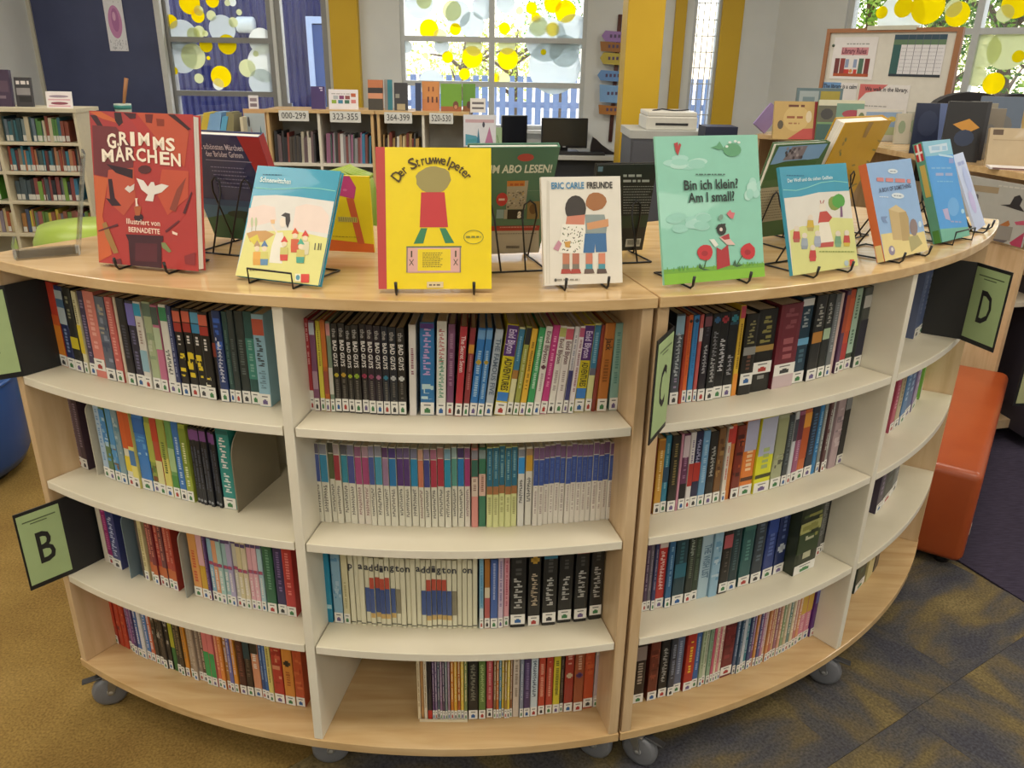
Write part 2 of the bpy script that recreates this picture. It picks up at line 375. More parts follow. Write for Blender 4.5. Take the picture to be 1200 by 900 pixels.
# windows: frames, panes and the round film dots stuck on them
PANE = glassy('window_glass')
DOT = {'y': film('yellow_film', 'FFF02A', .25), 'p': film('pale_film', 'EDF0D0', .25), 'b': film('bluish_film', 'E4EAEA', .25), 'w': film('white_film', 'F6F9F4', .15)}
def disc(name, r, mat, parent, loc, n=28, sx=1.):
    vs = [(r*sx*math.cos(2*math.pi*q/n), y, r*math.sin(2*math.pi*q/n)) for y in (0, .0006) for q in range(n)]
    o = pyd(name, vs, [tuple(range(n)), tuple(range(2*n-1, n-1, -1))]+[(q, q+n, (q+1) % n+n, (q+1) % n) for q in range(n)], mat, parent); o.location = loc; return o
def window(name, origin, rz, W, z0, z1, vbars, hbars, fr=.05, mat=GREYALU, dots=(), pane_y=.06, label=None):
    """window in its own frame: x along the wall, y outwards"""
    e = empty(name, origin, rz); e['kind'] = 'structure'
    box('window_frame', (0, fr, .02, .1, z0, z1), mat, e); box('window_frame', (W-fr, W, .02, .1, z0, z1), mat, e)
    box('window_frame', (fr, W-fr, .02, .1, z0, z0+fr), mat, e); box('window_frame', (fr, W-fr, .02, .1, z1-fr, z1), mat, e)
    xs = [fr]+[v for v in vbars]+[W-fr]; zs = [z0+fr]+list(hbars)+[z1-fr]
    for v in vbars: box('mullion', (v-.025, v+.025, .015, .1, z0+fr, z1-fr), mat, e)
    for h in hbars:
        for a, b in zip(xs, xs[1:]): box('transom', (a+(.025 if a != fr else 0), b-(.025 if b != W-fr else 0), .02, .1, h-.022, h+.022), mat, e)
    for i, (a, b) in enumerate(zip(xs, xs[1:])):
        for c, d in zip(zs, zs[1:]): box('pane', (a, b, pane_y, pane_y+.006, c, d), PANE, e)
    q = 0
    for (x, z, r, c) in dots:
        if -r*.2 < x < W+r*.2 and z0 < z < z1:
            # clip big dots against the frame
            n = 32; pts = [(min(W-fr, max(fr, x+r*math.cos(2*math.pi*s/n))), min(z1-fr, max(z0+fr, z+r*math.sin(2*math.pi*s/n)))) for s in range(n)]
            o = prism('film_dot', pts, pane_y-.002-.0006*q, pane_y-.0016-.0006*q, DOT[c], e); q = (q+1) % 40
    return e
def dots_px(lst, x0, Y=YW): return [(at(px, py, Y).x-x0, at(px, py, Y).z, r/FPX*(Y*1.02), c) for (px, py, r, c) in lst]
v = wins['left']
window('window_1', (v[0], YW, 0), 0, v[1]-v[0], v[2], v[3], [], [wz(110, 260), wz(47, 260)], .045, GREYALU, dots_px([
    (219, 3, 11, 'y'), (246, 0, 7, 'y'), (229, 18, 7, 'y'), (230, 12, 5, 'p'), (197, 25, 7, 'y'), (211, 42, 16, 'b'), (224, 40, 7, 'p'), (231, 37, 6, 'p'), (238, 39, 3, 'p'), (245, 18, 5, 'p'), (270, 2, 4, 'w'), (264, 3, 3, 'p'),
    (258, 34, 14, 'b'), (271, 26, 5, 'p'), (278, 14, 3, 'p'), (264, 52, 10, 'y'), (304, 48, 13, 'w'), (210, 66, 17, 'b'), (224, 66, 13, 'p'), (239, 53, 7, 'y'), (242, 68, 2, 'y'), (288, 80, 9, 'p'), (309, 75, 19, 'w'), (305, 97, 14, 'b'),
    (257, 90, 11, 'y'), (254, 99, 6, 'w'), (231, 92, 5, 'p'), (202, 83, 4, 'y'), (298, 63, 3, 'p')], v[0]))
v = wins['door']
e = window('door_1', (v[0], YW, 0), 0, v[1]-v[0], v[2], v[3], [], [], .05, GREYALU)
box('door_handle', (.06, .10, -.03, .0, .98, 1.14), STEEL, e)
v = wins['mid']
window('window_2', (v[0], YW, 0), 0, v[1]-v[0], v[2], v[3], [wx(576)-v[0]], [wz(99), wz(46.5)], .035, PALEALU, dots_px([
    (490, 3, 15, 'b'), (496, 0, 8, 'p'), (536, 16, 13, 'b'), (529, 12, 10, 'p'), (553, 29, 13, 'b'), (533, 34, 6, 'y'), (502, 34, 10, 'y'), (515, 42, 7, 'p'), (517, 54, 8, 'b'), (524, 67, 6, 'y'), (498, 65, 3, 'p'), (553, 67, 11, 'y'), (555, 55, 9, 'p'),
    (544, 87, 6, 'y'), (566, 8, 12, 'b'), (592, 3, 10, 'b'), (609, 12, 4, 'p'), (623, 9, 6, 'y'), (628, 20, 5, 'y'), (591, 33, 6, 'y'), (631, 30, 10, 'p'), (648, 34, 7, 'y'), (648, 4, 9, 'y'), (663, 13, 11, 'y'), (672, 38, 18, 'b'), (595, 69, 11, 'y'), (594, 53, 9, 'p'),
    (580, 92, 5, 'y'), (590, 93, 7, 'p'), (640, 46, 22, 'b'), (650, 78, 28, 'b'), (662, 60, 16, 'b'), (637, 61, 3, 'y'), (505, 98, 14, 'b'), (476, 55, 6, 'b')], v[0]))
struct(box('trim_1', (v[0]-.05, v[1]+.05, YW-.06, YW+.03, v[2]-.03, v[2]), WALLP))
v = wins['slot']
e = window('window_3', (v[0], YW, 0), 0, v[1]-v[0], v[2], v[3], [], [], .03, PALEALU)
for i in range(1, 5): box('glazing_wire', ((v[1]-v[0])*i/5-.004, (v[1]-v[0])*i/5+.004, .05, .056, v[2]+.03, v[3]-.03), PALEALU, e)
zz = v[2]+.12
while zz < v[3]-.05: box('glazing_wire', (.03, v[1]-v[0]-.03, .044, .05, zz-.004, zz+.004), PALEALU, e); zz += .13
rz = math.atan2(RWT.y, RWT.x); o = RW0+RWT*wr[0]; W = wr[1]-wr[0]
def rdots(lst):
    out = []
    for px, py, r, c in lst:
        u = rw_u(px); q = RW0+RWT*u; d = q.y; z = at(px, py, d).z; out.append((u-wr[0], z, r/FPX*d*1.25, c))
    return out
um = rw_u(1138)-wr[0]
window('window_4', (o.x, o.y, 0), rz, W, wr[2], wr[3], [um], [at(1160, 36, (RW0+RWT*rw_u(1160)).y).z], .05, PALEALU, rdots([
    (1045, 20, 20, 'w'), (1046, 8, 8, 'y'), (1074, 7, 14, 'y'), (1110, 16, 10, 'y'), (1022, 14, 5, 'y'), (1104, 9, 7, 'p'), (1176, 3, 12, 'y'), (1165, 15, 7, 'p'), (1150, 60, 14, 'p'), (1178, 57, 17, 'p'), (1148, 90, 8, 'p'), (1170, 98, 9, 'y'), (1192, 66, 5, 'y')]))
# painted pilasters and the dark panel
def pil(name, x0, x1, y0, y1, mat, label):
    return struct(box(name, (x0, x1, y0, y1, 0, 3.0), mat, None, .004, 1))
pil('pillar', wx(392), wx(424), YW-.10, YW-.001, YELLOWP, 'yellow')
yc0 = at(732, 75, 6.3).x
pil('pillar', yc0, at(775, 75, 6.3).x, 6.3, 6.62, YELLOWP, 'yellow')
pil('pillar', wx(786), wx(799), YW-.03, YW-.001, YELLOWP, 'yellow')
pil('pillar', wx(838)+.01, wx(864), YW-.03, YW-.001, YELLOWP, 'yellow')
e = empty('door_2', (dn0, YW, 0)); e['kind'] = 'structure'; W = dn1-dn0
box('door_leaf', (0.0, W, -.04, -.001, .02, 2.5), ramp_mat('navy_panel', [(.3, '3C4364'), (.7, '464D70')], scale=3, rough=.35), e)
box('door_frame', (-.06, 0, -.06, -.001, 0, 2.56), M('B9B6A8', .5), e); box('door_frame', (W, W+.05, -.06, -.001, 0, 2.56), M('C9CAC8', .5), e)
struct(box('trim_2', (XL+.001, dn0-.07, YW-.015, YW-.001, .9, 2.6), M('C5D3D6', .35)))
struct(box('trim_3', (dn0-.10, dn0-.07, YW-.03, YW-.001, .0, 2.6), M('5F625E', .4)))
# ================================================================== the curved shelving units
TH = .019; PT = .022
def castor(parent, px, py, turn):
    """swivel castor: plate, fork, wheel with hub, brake lever"""
    p = onz(px, py, .0435) if py is not None else px; e = empty('castor', (p.x-.018*math.cos(turn), p.y-.018*math.sin(turn), 0), turn); e.parent = parent
    zu = ZB-.024
    box('plate', (-.03, .03, -.025, .025, zu-.004, zu), STEEL, e)
    bm = bmesh.new()
    for s in (-1, 1):
        q = [(-.012, s*.0155, zu-.006), (.016, s*.0155, zu-.006), (.026, s*.0155, .043), (.012, s*.0155, .040)]
        vs = [bm.verts.new((x, y+d, z)) for d in (-.0012, .0012) for x, y, z in q]
        for f in BOXF: bm.faces.new([vs[i] for i in f])
    vs = [bm.verts.new(v) for v in boxv(-.012, .016, -.0165, .0165, zu-.009, zu-.005)]
    for f in BOXF: bm.faces.new([vs[i] for i in f])
    bmesh.ops.recalc_face_normals(bm, faces=bm.faces)
    bobj('fork', bm, STEEL, e)
    w = lathe('wheel', [(.006, -.013), (.034, -.0135), (.0415, -.010), (.0435, 0), (.0415, .010), (.034, .0135), (.006, .013)], M('6E7076', .35), e, 28)
    w.location = (.018, 0, .0436); w.rotation_euler = (math.pi/2, 0, 0)
    h = lathe('hub', [(.003, -.017), (.009, -.016), (.010, 0), (.009, .016), (.003, .017)], M('C8CACC', .3, .6), e, 14); h.location = (.018, 0, .0436); h.rotation_euler = (math.pi/2, 0, 0)
    if turn is not None:
        o = box('brake_lever', (.004, .068, -.010, .010, .0895, .0945), M('202124', .5), e, .002, 1); o.rotation_euler = (0, math.radians(6), 0)
    return e
def unit(label, a0, am, a1, over0, over1, casts):
    root = empty('curved_bookcase', arc((a0+a1)/2, (RIN+RS)/2), 0, label, 'bookcase', 'curved mobile bookcases')
    inv = Matrix.Translation(-arc((a0+a1)/2, (RIN+RS)/2))
    dp = PT/2/1.45
    def own(o): o.parent = root; o.matrix_parent_inverse = inv; return o
    own(sector('top', a0-over0, a1+over1, RIN-.01, RT, ZT-.021, ZT, [WOOD], None, 40, 0, .0018))
    own(sector('bottom_board', a0, a1, RIN, RS, ZB-.022, ZB, [WOOD], None, 40, 0, .0015))
    for i, (a, w) in enumerate(((a0, 1), (a1, -1))):
        own(radial_panel('end_panel', a+w*(PT/2+.0007)/1.45, PT, RIN+.004, RS-.002, ZB+.0004, ZT-.0214, WOODV))
    own(radial_panel('divider', am, PT-.002, RBACK+.007, RS-.003, ZB+.0004, ZT-.0214, EDGE))
    own(radial_panel('divider', am, PT-.002, RIN+.004, RBACK-.007, ZB+.0004, ZT-.0214, EDGE))
    own(sector('back_panel', a0+PT/1.3, a1-PT/1.3, RBACK-.006, RBACK+.006, ZB+.0004, ZT-.0214, [WHITE], None, 32))
    for b0, b1 in ((a0+(PT+.001)/1.45, am-dp), (am+dp, a1-(PT+.001)/1.45)):
        for z in (Z3, Z2, Z1):
            own(sector('shelf', b0, b1, RBACK+.007, RS-.004, z-TH, z, [WHITE, EDGE], None, 24, 1, .0012))
            own(sector('shelf', b0+.01, b1-.01, RIN+.01, RBACK-.007, z-TH, z, [WHITE, EDGE], None, 12, 1))
    for (cx_, cy_, t) in casts:
        c = castor(root, cx_, cy_, t); c.matrix_parent_inverse = inv
    return root
GAP = .0012
UL = unit('curved birch and white bookcase with bays of books beside the ochre carpet', PHI-2*DA-.0145, PHI-DA, PHI-GAP, .009, 0, [(130, 807, math.radians(205)), (388, 874, math.radians(190)), (697, 868, math.radians(-25)), (arc(-.5, 1.12), None, .4), (arc(.2, 1.12), None, .9)])
UR = unit('curved birch and white bookcase ending beside the orange bench', PHI+GAP, PHI+DA, PHI+2*DA+.0145, 0, .009, [(750, 876, math.radians(-35)), (966, 784, math.radians(-25)), (arc(1.02, 1.62), None, .5), (arc(.3, 1.12), None, .4), (arc(1.0, 1.12), None, .9)])
# ================================================================== picture books standing on the top
ZD = ZT+.008
def cover_mesh(parent, W, H, T, cover, spine, side=-1, b=.0026, over=.003, pages=None):
    """case binding: C-section in x-y (spine at x = side*W/2), front face at y=0, pages inside"""
    hw = W/2
    prof = [(-hw, 0), (hw, 0), (hw, b), (-hw+b, b), (-hw+b, T-b), (hw, T-b), (hw, T), (-hw, T)]
    if side > 0: prof = [(-x, y) for x, y in prof]
    n = 8; vs = [(x, y, z) for z in (0, H) for x, y in prof]; fs = []; mi = []
    for i in range(n): fs.append((i, (i+1) % n, (i+1) % n+n, i+n)); mi.append(1 if i == 7 else 0)
    for q in ((0, 1, 2, 3), (0, 3, 4, 7), (7, 4, 5, 6)):
        fs.append(q[::-1]); mi.append(0); fs.append(tuple(k+n for k in q)); mi.append(0)
    if side > 0: fs = [f[::-1] for f in fs]
    c = pyd('cover', vs, fs, [M(cover, .35, coat=.2), M(spine, .35, coat=.2)], parent, mi=mi)
    x0, x1 = (-hw+b, hw-over) if side < 0 else (-hw+over, hw-b)
    box('pages', (x0, x1, b+.0002, T-b-.0002, over, H-over), pages or PAGEW, parent)
    return c
def stand(loc, yaw, tilt, T, label, w=.045, lip=False, hgt=.14, hook=.026, front=.019):
    e = empty('book_stand', (loc[0], loc[1], ZT), yaw, label, 'book stand', 'wire book stands on the curved top')
    r = .0019; tn = math.tan(tilt); by = (T+.006)/math.cos(tilt)
    z = r+.0004; t0 = (0, by, .008)
    up = lambda h: (by+tn*h, h)
    if lip:
        pts = [(-w, by, z), (-w, -front, z), (-w, -front-.002, hook), (w, -front-.002, hook), (w, -front, z), (w, by, z)]
        tube('lip', [(x, y, q) for x, y, q in pts], r, BLACKWIRE, e)
    else:
        for s in (-1, 1):
            tube('hook', [(s*w, by, z), (s*w, .0, z), (s*w, -front+.006, z), (s*w, -front, z+.006), (s*w, -front-.001, hook*.6), (s*w, -front-.003, hook)], [r, r, r, r*1.15, r*1.4, r*1.5], BLACKWIRE, e, 8)
    y1, z1 = up(hgt)
    yb = y1+.055
    for s in (-1, 1):
        tube('arch', [(s*w, by, z), (s*w*.98, y1-.006, z1-.03), (s*w*.9, y1-.001, z1-.008), (s*w*.72, y1, z1), (s*w*.54, y1-.001, z1-.008), (s*w*.46, y1+.004, z1-.03), (s*w*.4, yb, z)], r, BLACKWIRE, e)
    tube('base_bar', [(-w*1.1, yb, z), (w*1.1, yb, z)], r, BLACKWIRE, e)
    tube('base_wire', [(-w, by, z+.0002), (-w*1.1, yb, z+.0002)], r*.95, BLACKWIRE, e); tube('base_wire', [(w, by, z+.0002), (w*1.1, yb, z+.0002)], r*.95, BLACKWIRE, e)
    return e
def display(label, x, y, yaw, tilt, W, H, T, cover, spine, side=-1, pages=None, name='picture_book'):
    e = empty(name, (x, y, ZD), 0, label, 'book', 'picture books displayed on the curved top', rot=(-tilt, 0, yaw))
    cover_mesh(e, W, H, T, cover, spine, side, pages=pages); return e
def textat(A, parent, s, hexcol, x, y, size, w, rough=.5, bold=0., name='title', rotdeg=0., shear=0.):
    """size and w in the traced pixels"""
    k = A.H/abs(A.c[0][1]-A.c[3][1]); kw = A.W/math.hypot(A.c[1][0]-A.c[0][0], A.c[1][1]-A.c[0][1])
    return text(name, s, M(hexcol, rough), parent, A.at(x, y), size*k*1.3, w*kw if w else None, (math.pi/2, math.radians(rotdeg), 0), bold, shear=shear)
GE = -.002
# --- red fairy tale book
b = display('tall red fairy tale picture book with white title letters and a white dove', -.703, 1.511, -.255, .152, .221, .282, .024, 'B03C3A', '8A3034')
A = Art(.221, .282, [(62, 40), (575, 65), (612, 850), (112, 800)])
A.poly([(62, 40), (250, 48), (330, 170), (120, 360), (85, 350)], 'A83E40').poly([(66, 60), (100, 62), (160, 160), (145, 170)], '40272F').poly([(300, 52), (480, 60), (560, 150), (540, 320), (420, 200)], 'BC543C')
A.poly([(78, 110), (200, 120), (290, 230), (285, 350), (200, 375), (88, 352)], '71343A').poly([(60, 45), (130, 80), (240, 110), (200, 85), (120, 45)], 'C4643A').poly([(85, 355), (160, 370), (130, 560), (180, 760), (112, 795), (100, 560)], 'C8643E')
A.poly([(160, 330), (290, 320), (300, 480), (240, 560), (150, 480)], 'BC5642').poly([(430, 330), (560, 340), (560, 470), (460, 560), (410, 460)], 'C0543E').poly([(190, 50), (225, 52), (235, 100), (215, 118), (195, 90)], '33232B').poly([(235, 52), (300, 56), (298, 80), (270, 82)], '472630')
A.poly([(455, 62), (490, 64), (570, 135), (555, 140)], '3A2228').poly([(345, 60), (385, 62), (380, 105), (350, 100)], '6A2A2C').poly([(400, 82), (440, 86), (440, 120), (405, 118)], '8A3A2C').ell(345, 330, 34, 22, '5A2C30', 9).poly([(150, 300), (285, 330), (285, 375), (200, 345)], '33202A')
A.poly([(160, 375), (180, 375), (195, 470), (228, 510), (180, 510), (148, 470), (170, 475)], '3A2530').poly([(470, 530), (505, 430), (550, 370), (530, 440), (500, 545)], '8C4438').poly([(535, 550), (575, 440), (580, 450), (548, 556)], '5A2830').poly([(447, 640), (515, 585), (522, 592), (455, 650)], '6A2C34')
A.poly([(250, 655), (440, 665), (440, 690), (430, 700), (435, 838), (275, 820), (265, 690)], '45252F').poly([(300, 700), (410, 705), (410, 800), (300, 795)], '5A2A34').ell(316, 570, 24, 20, '3C2630', 10).poly([(292, 515), (330, 515), (322, 560), (300, 560)], 'B0603C')
A.poly([(430, 700), (450, 700), (482, 745), (470, 752), (435, 725)], '7E8A5A').poly([(130, 600), (150, 590), (215, 750), (190, 755), (150, 670)], 'A07A48').poly([(110, 635), (210, 600), (214, 612), (112, 640)], '5E3038').poly([(180, 790), (225, 780), (235, 825), (190, 822)], '6A3038').poly([(545, 770), (600, 750), (600, 820), (550, 810)], '8A3438')
# dove
A.poly([(304, 372), (340, 385), (362, 415), (378, 392), (392, 393), (398, 412), (430, 402), (466, 412), (430, 445), (395, 455), (388, 490), (348, 485), (362, 455), (330, 430)], 'E4DDD6').poly([(245, 425), (262, 408), (272, 415), (295, 400), (292, 430), (270, 446)], 'D9CFC8').poly([(298, 475), (312, 472), (307, 490), (316, 512), (300, 514), (304, 490)], 'E8E0D6').poly([(484, 640), (512, 652), (510, 664), (486, 655)], 'F0D8C8')
A.build(b)
for ch, x, y, h in zip('GRIMMS', (180, 237, 285, 342, 415, 472), (192, 180, 184, 185, 207, 213), (72, 62, 68, 62, 62, 62)): textat(A, b, ch, 'F3E6D2', x, y, h*1.05, {'I': 22, 'M': 56}.get(ch, 46), bold=.028)
for ch, x, y, h in zip('MÄRCHEN', (160, 222, 272, 328, 384, 443, 500), (263, 256, 256, 262, 270, 280, 288), (62, 72, 62, 64, 64, 62, 62)): textat(A, b, ch, 'F3E6D2', x, y, h*1.05, {'M': 60}.get(ch, 48), bold=.028)
textat(A, b, 'Illustriert von', 'F3DCCB', 340, 596, 30, 172, bold=.012); textat(A, b, 'BERNADETTE', 'F3DCCB', 345, 638, 28, 160, bold=.02)
textat(A, b, 'I', 'F3DCCB', 306, 493, 40, 10)
stand((-.703, 1.511), -.255, .152, .024, 'black wire stand under the tall red fairy tale book', .055)
# --- pale blue story reader with a meadow picture
SC = [(208, 58), (757, 80), (632, 845), (57, 778)]
b = display('slim story reader with teal header and figures on a yellow meadow', -.433, 1.426, -.35, .476, .179, .212, .012, '2F96B4', '2F96B4')
A = Art(.179, .212, SC)
A.poly([(180, 258), (340, 250), (480, 258), (720, 285), (640, 845), (57, 778)], 'DCD9D2').poly([(150, 340), (250, 315), (330, 330), (340, 420), (135, 470)], 'E6D2C8').poly([(470, 325), (540, 305), (640, 320), (690, 380), (690, 500), (450, 470)], 'E6D3C8')
A.poly([(135, 500), (240, 490), (450, 480), (690, 530), (640, 845), (57, 778)], 'DDD98A').poly([(135, 505), (180, 488), (270, 485), (330, 510), (250, 560), (160, 560)], 'C79A5E').poly([(150, 540), (210, 510), (230, 560), (190, 580)], 'D8C84A')
for x in (172, 200): A.ell(x, 430, 9, 32, 'B9C29A', 10); A.line(x, 455, x-2, 490, 4, 'A0A078')
A.path([(195, 205), (300, 212), (400, 208), (520, 198), (620, 200), (728, 215)], 5, '8FD6C4'); A.words(245, 375, 118, 7, '1D5E78', 3)
A.poly([(340, 500), (385, 495), (400, 560), (385, 700), (295, 695), (310, 590)], 'E6E2D4').ell(385, 430, 22, 34, 'E9DCCB', 14).poly([(372, 385), (400, 365), (432, 372), (435, 420), (418, 470), (405, 440), (402, 395)], '3A3434').poly([(300, 415), (330, 412), (330, 440), (305, 440)], 'E0B888').line(310, 445, 345, 500, 12, 'E9DCCB')
for (x, y, hat, body, leg) in [(210, 590, 'B09070', 'E0A850', 'D9A24A'), (262, 590, '5A7CA8', 'CFC870', '5F88AC'), (398, 560, 'D0463C', 'C8C070', 'CC4A3E'), (470, 505, 'D8603A', 'C85C3C', 'C8573A'), (538, 520, 'D0483E', 'D8D0B0', 'D8D0B0'), (510, 575, '4EA88C', 'CFC06A', '4A9C88')]:
    A.poly([(x-24, y), (x, y-42), (x+26, y)], hat); A.ell(x, y+14, 18, 18, 'E4D2B4', 10); A.poly([(x-26, y+35), (x+26, y+35), (x+28, y+85), (x-28, y+85)], body); A.poly([(x-28, y+82), (x+26, y+82), (x+24, y+122), (x-26, y+122)], leg)
for x in (607, 630, 645): A.line(x, 565, x-4, 610, 6, '4A4E48')
A.words(160, 300, 745, 6, '7A7A50', 5); A.rect(518, 770, 572, 826, 'D2443A'); A.rect(478, 768, 516, 818, 'E8E4C8'); A.ell(497, 793, 14, 18, '5C98A8', 10)
A.build(b)
textat(A, b, 'Schneewittchen', 'E8F4EE', 335, 158, 36, 205, bold=.012, rotdeg=0)
stand((-.433, 1.426), -.35, .476, .012, 'black wire stand with a square lip under the story reader', .047, True, .11, .03, .016)
# --- big yellow book (its figure replaced by plain colour shapes)
b = display('large bright yellow picture book with red cloth spine and blackletter title', -.139, 1.387, .073, .252, .2, .244, .014, 'EAD012', 'B83A38')
A = Art(.2, .244, [(20, 54), (665, 64), (668, 850), (45, 848)])
A.poly([(20, 54), (72, 55), (90, 848), (45, 848)], 'B94340').ell(342, 238, 98, 78, '9C9058', 22, 0, .06).poly([(275, 305), (405, 305), (425, 500), (268, 500)], 'C23A3E').poly([(275, 505), (310, 505), (288, 590), (235, 592)], '3A8058').poly([(378, 505), (412, 505), (460, 588), (410, 590)], '3A8058')
A.poly([(195, 612), (498, 612), (492, 755), (205, 755)], 'D8A8A0').rect(258, 622, 440, 745, 'E8CE22').rect(195, 606, 500, 614, '5A6A58').rect(205, 748, 492, 756, 'C89A98')
A.rect(196, 612, 203, 755, '8A7A70'); A.rect(490, 612, 497, 755, '8A7A70')
for x in (224, 468): A.rect(x-4, 632, x+4, 668, '4A4228'); A.line(x-11, 680, x+11, 715, 4, '4A4228'); A.line(x+11, 680, x-11, 715, 4, '4A4228')
for i in range(8): A.words(285, 395-(i % 3)*8, 645+i*11, 4.5, '8A7A2A', i)
for k in range(28):
    a0, a1 = 2*math.pi*k/28, 2*math.pi*(k+1)/28
    A.hold = k > 0; A.line(567+54*math.cos(a0), 556+38*math.sin(a0), 567+54*math.cos(a1), 556+38*math.sin(a1), 3.5, '7C8038')
A.hold = False; A.words(525, 608, 555, 10, '7C8038', 9); A.rect(310, 808, 400, 842, 'D9C69A'); A.words(322, 388, 826, 9, '6A5A50', 4)
A.build(b)
ttl = 'Der Struwwelpeter'; n = len(ttl)
for i, ch in enumerate(ttl):
    a = math.radians(-58+116*i/(n-1)); cx, cy, rx, ry = 340, 322, 232, 196
    if ch != ' ': textat(A, b, ch, '4A3A14', cx+rx*math.sin(a), cy-ry*math.cos(a), 66 if ch.isupper() else 58, {'D': 46, 'S': 42, 'w': 42, 'l': 9, 't': 19, 'r': 19, 'm': 42}.get(ch, 29), bold=.014, rotdeg=math.degrees(a)*.92)
stand((-.139, 1.387), .073, .252, .014, 'black wire stand hooking the bottom of the big yellow book', .068)
# --- cream book about two friends (picture replaced by plain colour shapes)
b = display('small cream picture book with blue and black title and two embracing colour shapes', .129, 1.438, .214, .269, .149, .193, .012, 'DDD8CC', 'DDD8CC')
A = Art(.149, .193, [(318, 210), (785, 205), (800, 835), (342, 850)])
A.rect(352, 230, 356, 835, 'CBC5B6').poly([(360, 232), (364, 232), (372, 838), (368, 838)], 'C6C0B2')
A.ell(520, 395, 62, 78, '3A3430', 16).poly([(470, 440), (575, 430), (570, 500), (460, 500)], 'C98068').poly([(440, 485), (580, 490), (570, 660), (420, 655)], 'E6E2D6')
r_ = random.Random(4)
for i in range(60):
    x, y = r_.uniform(445, 560), r_.uniform(500, 645); A.hold = i > 0; A.line(x, y, x+r_.uniform(-9, 9), y+r_.uniform(4, 9), 5, r_.choice(['3C4438', '4A5A40', '5A4A3C', '6A7A50']))
A.hold = False
A.ell(640, 355, 62, 52, 'A06A40', 14, 0, .08).poly([(575, 430), (690, 430), (705, 500), (700, 540), (580, 540)], '8A9694').poly([(585, 480), (712, 455), (715, 500), (590, 520)], 'CC9468').poly([(575, 542), (700, 540), (705, 650), (640, 652), (636, 600), (630, 655), (565, 655)], '3F6C9C')
for x, c, f in ((465, 'B9785C', 'A8453C'), (522, 'B0705A', 'A8453C'), (600, 'C47A62', '6A5850'), (675, 'CF8468', '5A4A44')): A.rect(x-20, 658, x+20, 725, c); A.rect(x-20, 722, x+20, 752, '7A7468' if x < 560 else '4A90A0'); A.poly([(x-26, 752), (x+24, 752), (x+32, 778), (x-30, 780)], f)
A.poly([(390, 630), (420, 580), (440, 600), (420, 645)], 'C0899A').poly([(455, 590), (490, 585), (485, 625), (460, 620)], 'C9984A'); A.words(412, 545, 815, 10, '9A958A', 6); A.ell(404, 817, 8, 10, '5A5650', 8)
A.build(b)
textat(A, b, 'ERIC CARLE', '4A86AE', 472, 262, 40, 192, bold=.03); textat(A, b, 'FREUNDE', '3A3836', 660, 260, 40, 152, bold=.03)
stand((.129, 1.438), .214, .269, .012, 'black wire stand holding the small cream picture book', .04, False, .11)
# --- mint green book
b = display('tall mint green picture book with black question title and red flowers', .38, 1.479, .364, .291, .221, .267, .006, '8CC9B4', '8CC9B4')
A = Art(.221, .267, [(32, 48), (590, 35), (625, 808), (88, 850)])
for cx, cy, rx, ry, n_ in ((180, 190, 130, 45, 5), (215, 510, 120, 60, 6), (560, 330, 60, 70, 4)):
    for i in range(n_*2): A.ell(cx+r_.uniform(-.7, .7)*rx, cy+r_.uniform(-.6, .6)*ry, rx*.35, ry*.4, r_.choice(['9ACFC0', 'A6D4C8', '96CCBC', 'B2DACE']), 12)
A.poly([(82, 770), (200, 765), (350, 770), (500, 750), (625, 735), (625, 808), (88, 850)], '82B83A').poly([(82, 765), (625, 732), (625, 755), (84, 790)], '6FA43C')
for i in range(60):
    x = r_.uniform(90, 615); y = 770-(x-88)*.06; A.hold = i > 0; A.line(x, y+8, x+r_.uniform(-6, 6), y-r_.uniform(4, 20), 4, r_.choice(['6AA840', '7DB54A', '5C9A40']))
A.hold = False
A.poly([(130, 85), (150, 78), (152, 100), (160, 82), (168, 92), (152, 148), (140, 130)], 'B03A3C').ell(445, 118, 50, 36, '5E9E74', 16).poly([(400, 112), (375, 72), (360, 95), (328, 105), (375, 118)], '5E9E74')
for x, y in ((415, 100), (432, 78), (462, 72), (482, 78)): A.ell(x, y, 9, 7, 'D8E4DC', 8)
for x, y, r0 in ((297, 672, 44), (530, 668, 44)): A.ell(x, y, r0*.95, r0, 'C0343A', 14, 0, .08); A.ell(x-2, y+6, r0*.4, r0*.35, 'A02A32', 10)
A.path([(305, 710), (290, 760)], 5, '3A5A34'); A.path([(500, 690), (470, 740)], 5, '3A5A34'); A.poly([(268, 730), (262, 755), (325, 768), (290, 770)], '3E5E40').poly([(445, 745), (460, 712), (465, 740), (505, 742), (470, 755)], '3E5E40')
A.poly([(358, 645), (385, 660), (420, 630), (432, 745), (360, 768)], 'A83238').ell(385, 548, 26, 32, '33302C', 12).poly([(352, 545), (368, 520), (408, 515), (402, 540)], '33302C').ell(382, 548, 9, 11, 'D8C8C0', 8).poly([(372, 590), (410, 575), (460, 632), (415, 632)], 'D8B8B0').poly([(380, 590), (425, 570), (430, 600), (400, 605)], 'A83A40').poly([(318, 602), (345, 600), (368, 632), (350, 645)], 'D9DCD2')
A.poly([(412, 462), (432, 440), (440, 455), (458, 458), (448, 490), (430, 485)], 'CF7078').ell(380, 482, 12, 18, '7C9C8C', 8, .5); A.words(245, 408, 250, 7, '4A6A60', 8)
A.build(b)
textat(A, b, 'Bin ich klein?', '24302E', 328, 306, 58, 296, bold=.02); textat(A, b, 'Am I small?', '24302E', 332, 374, 58, 254, bold=.02)
stand((.38, 1.479), .364, .291, .006, 'black wire stand under the mint green picture book', .062)
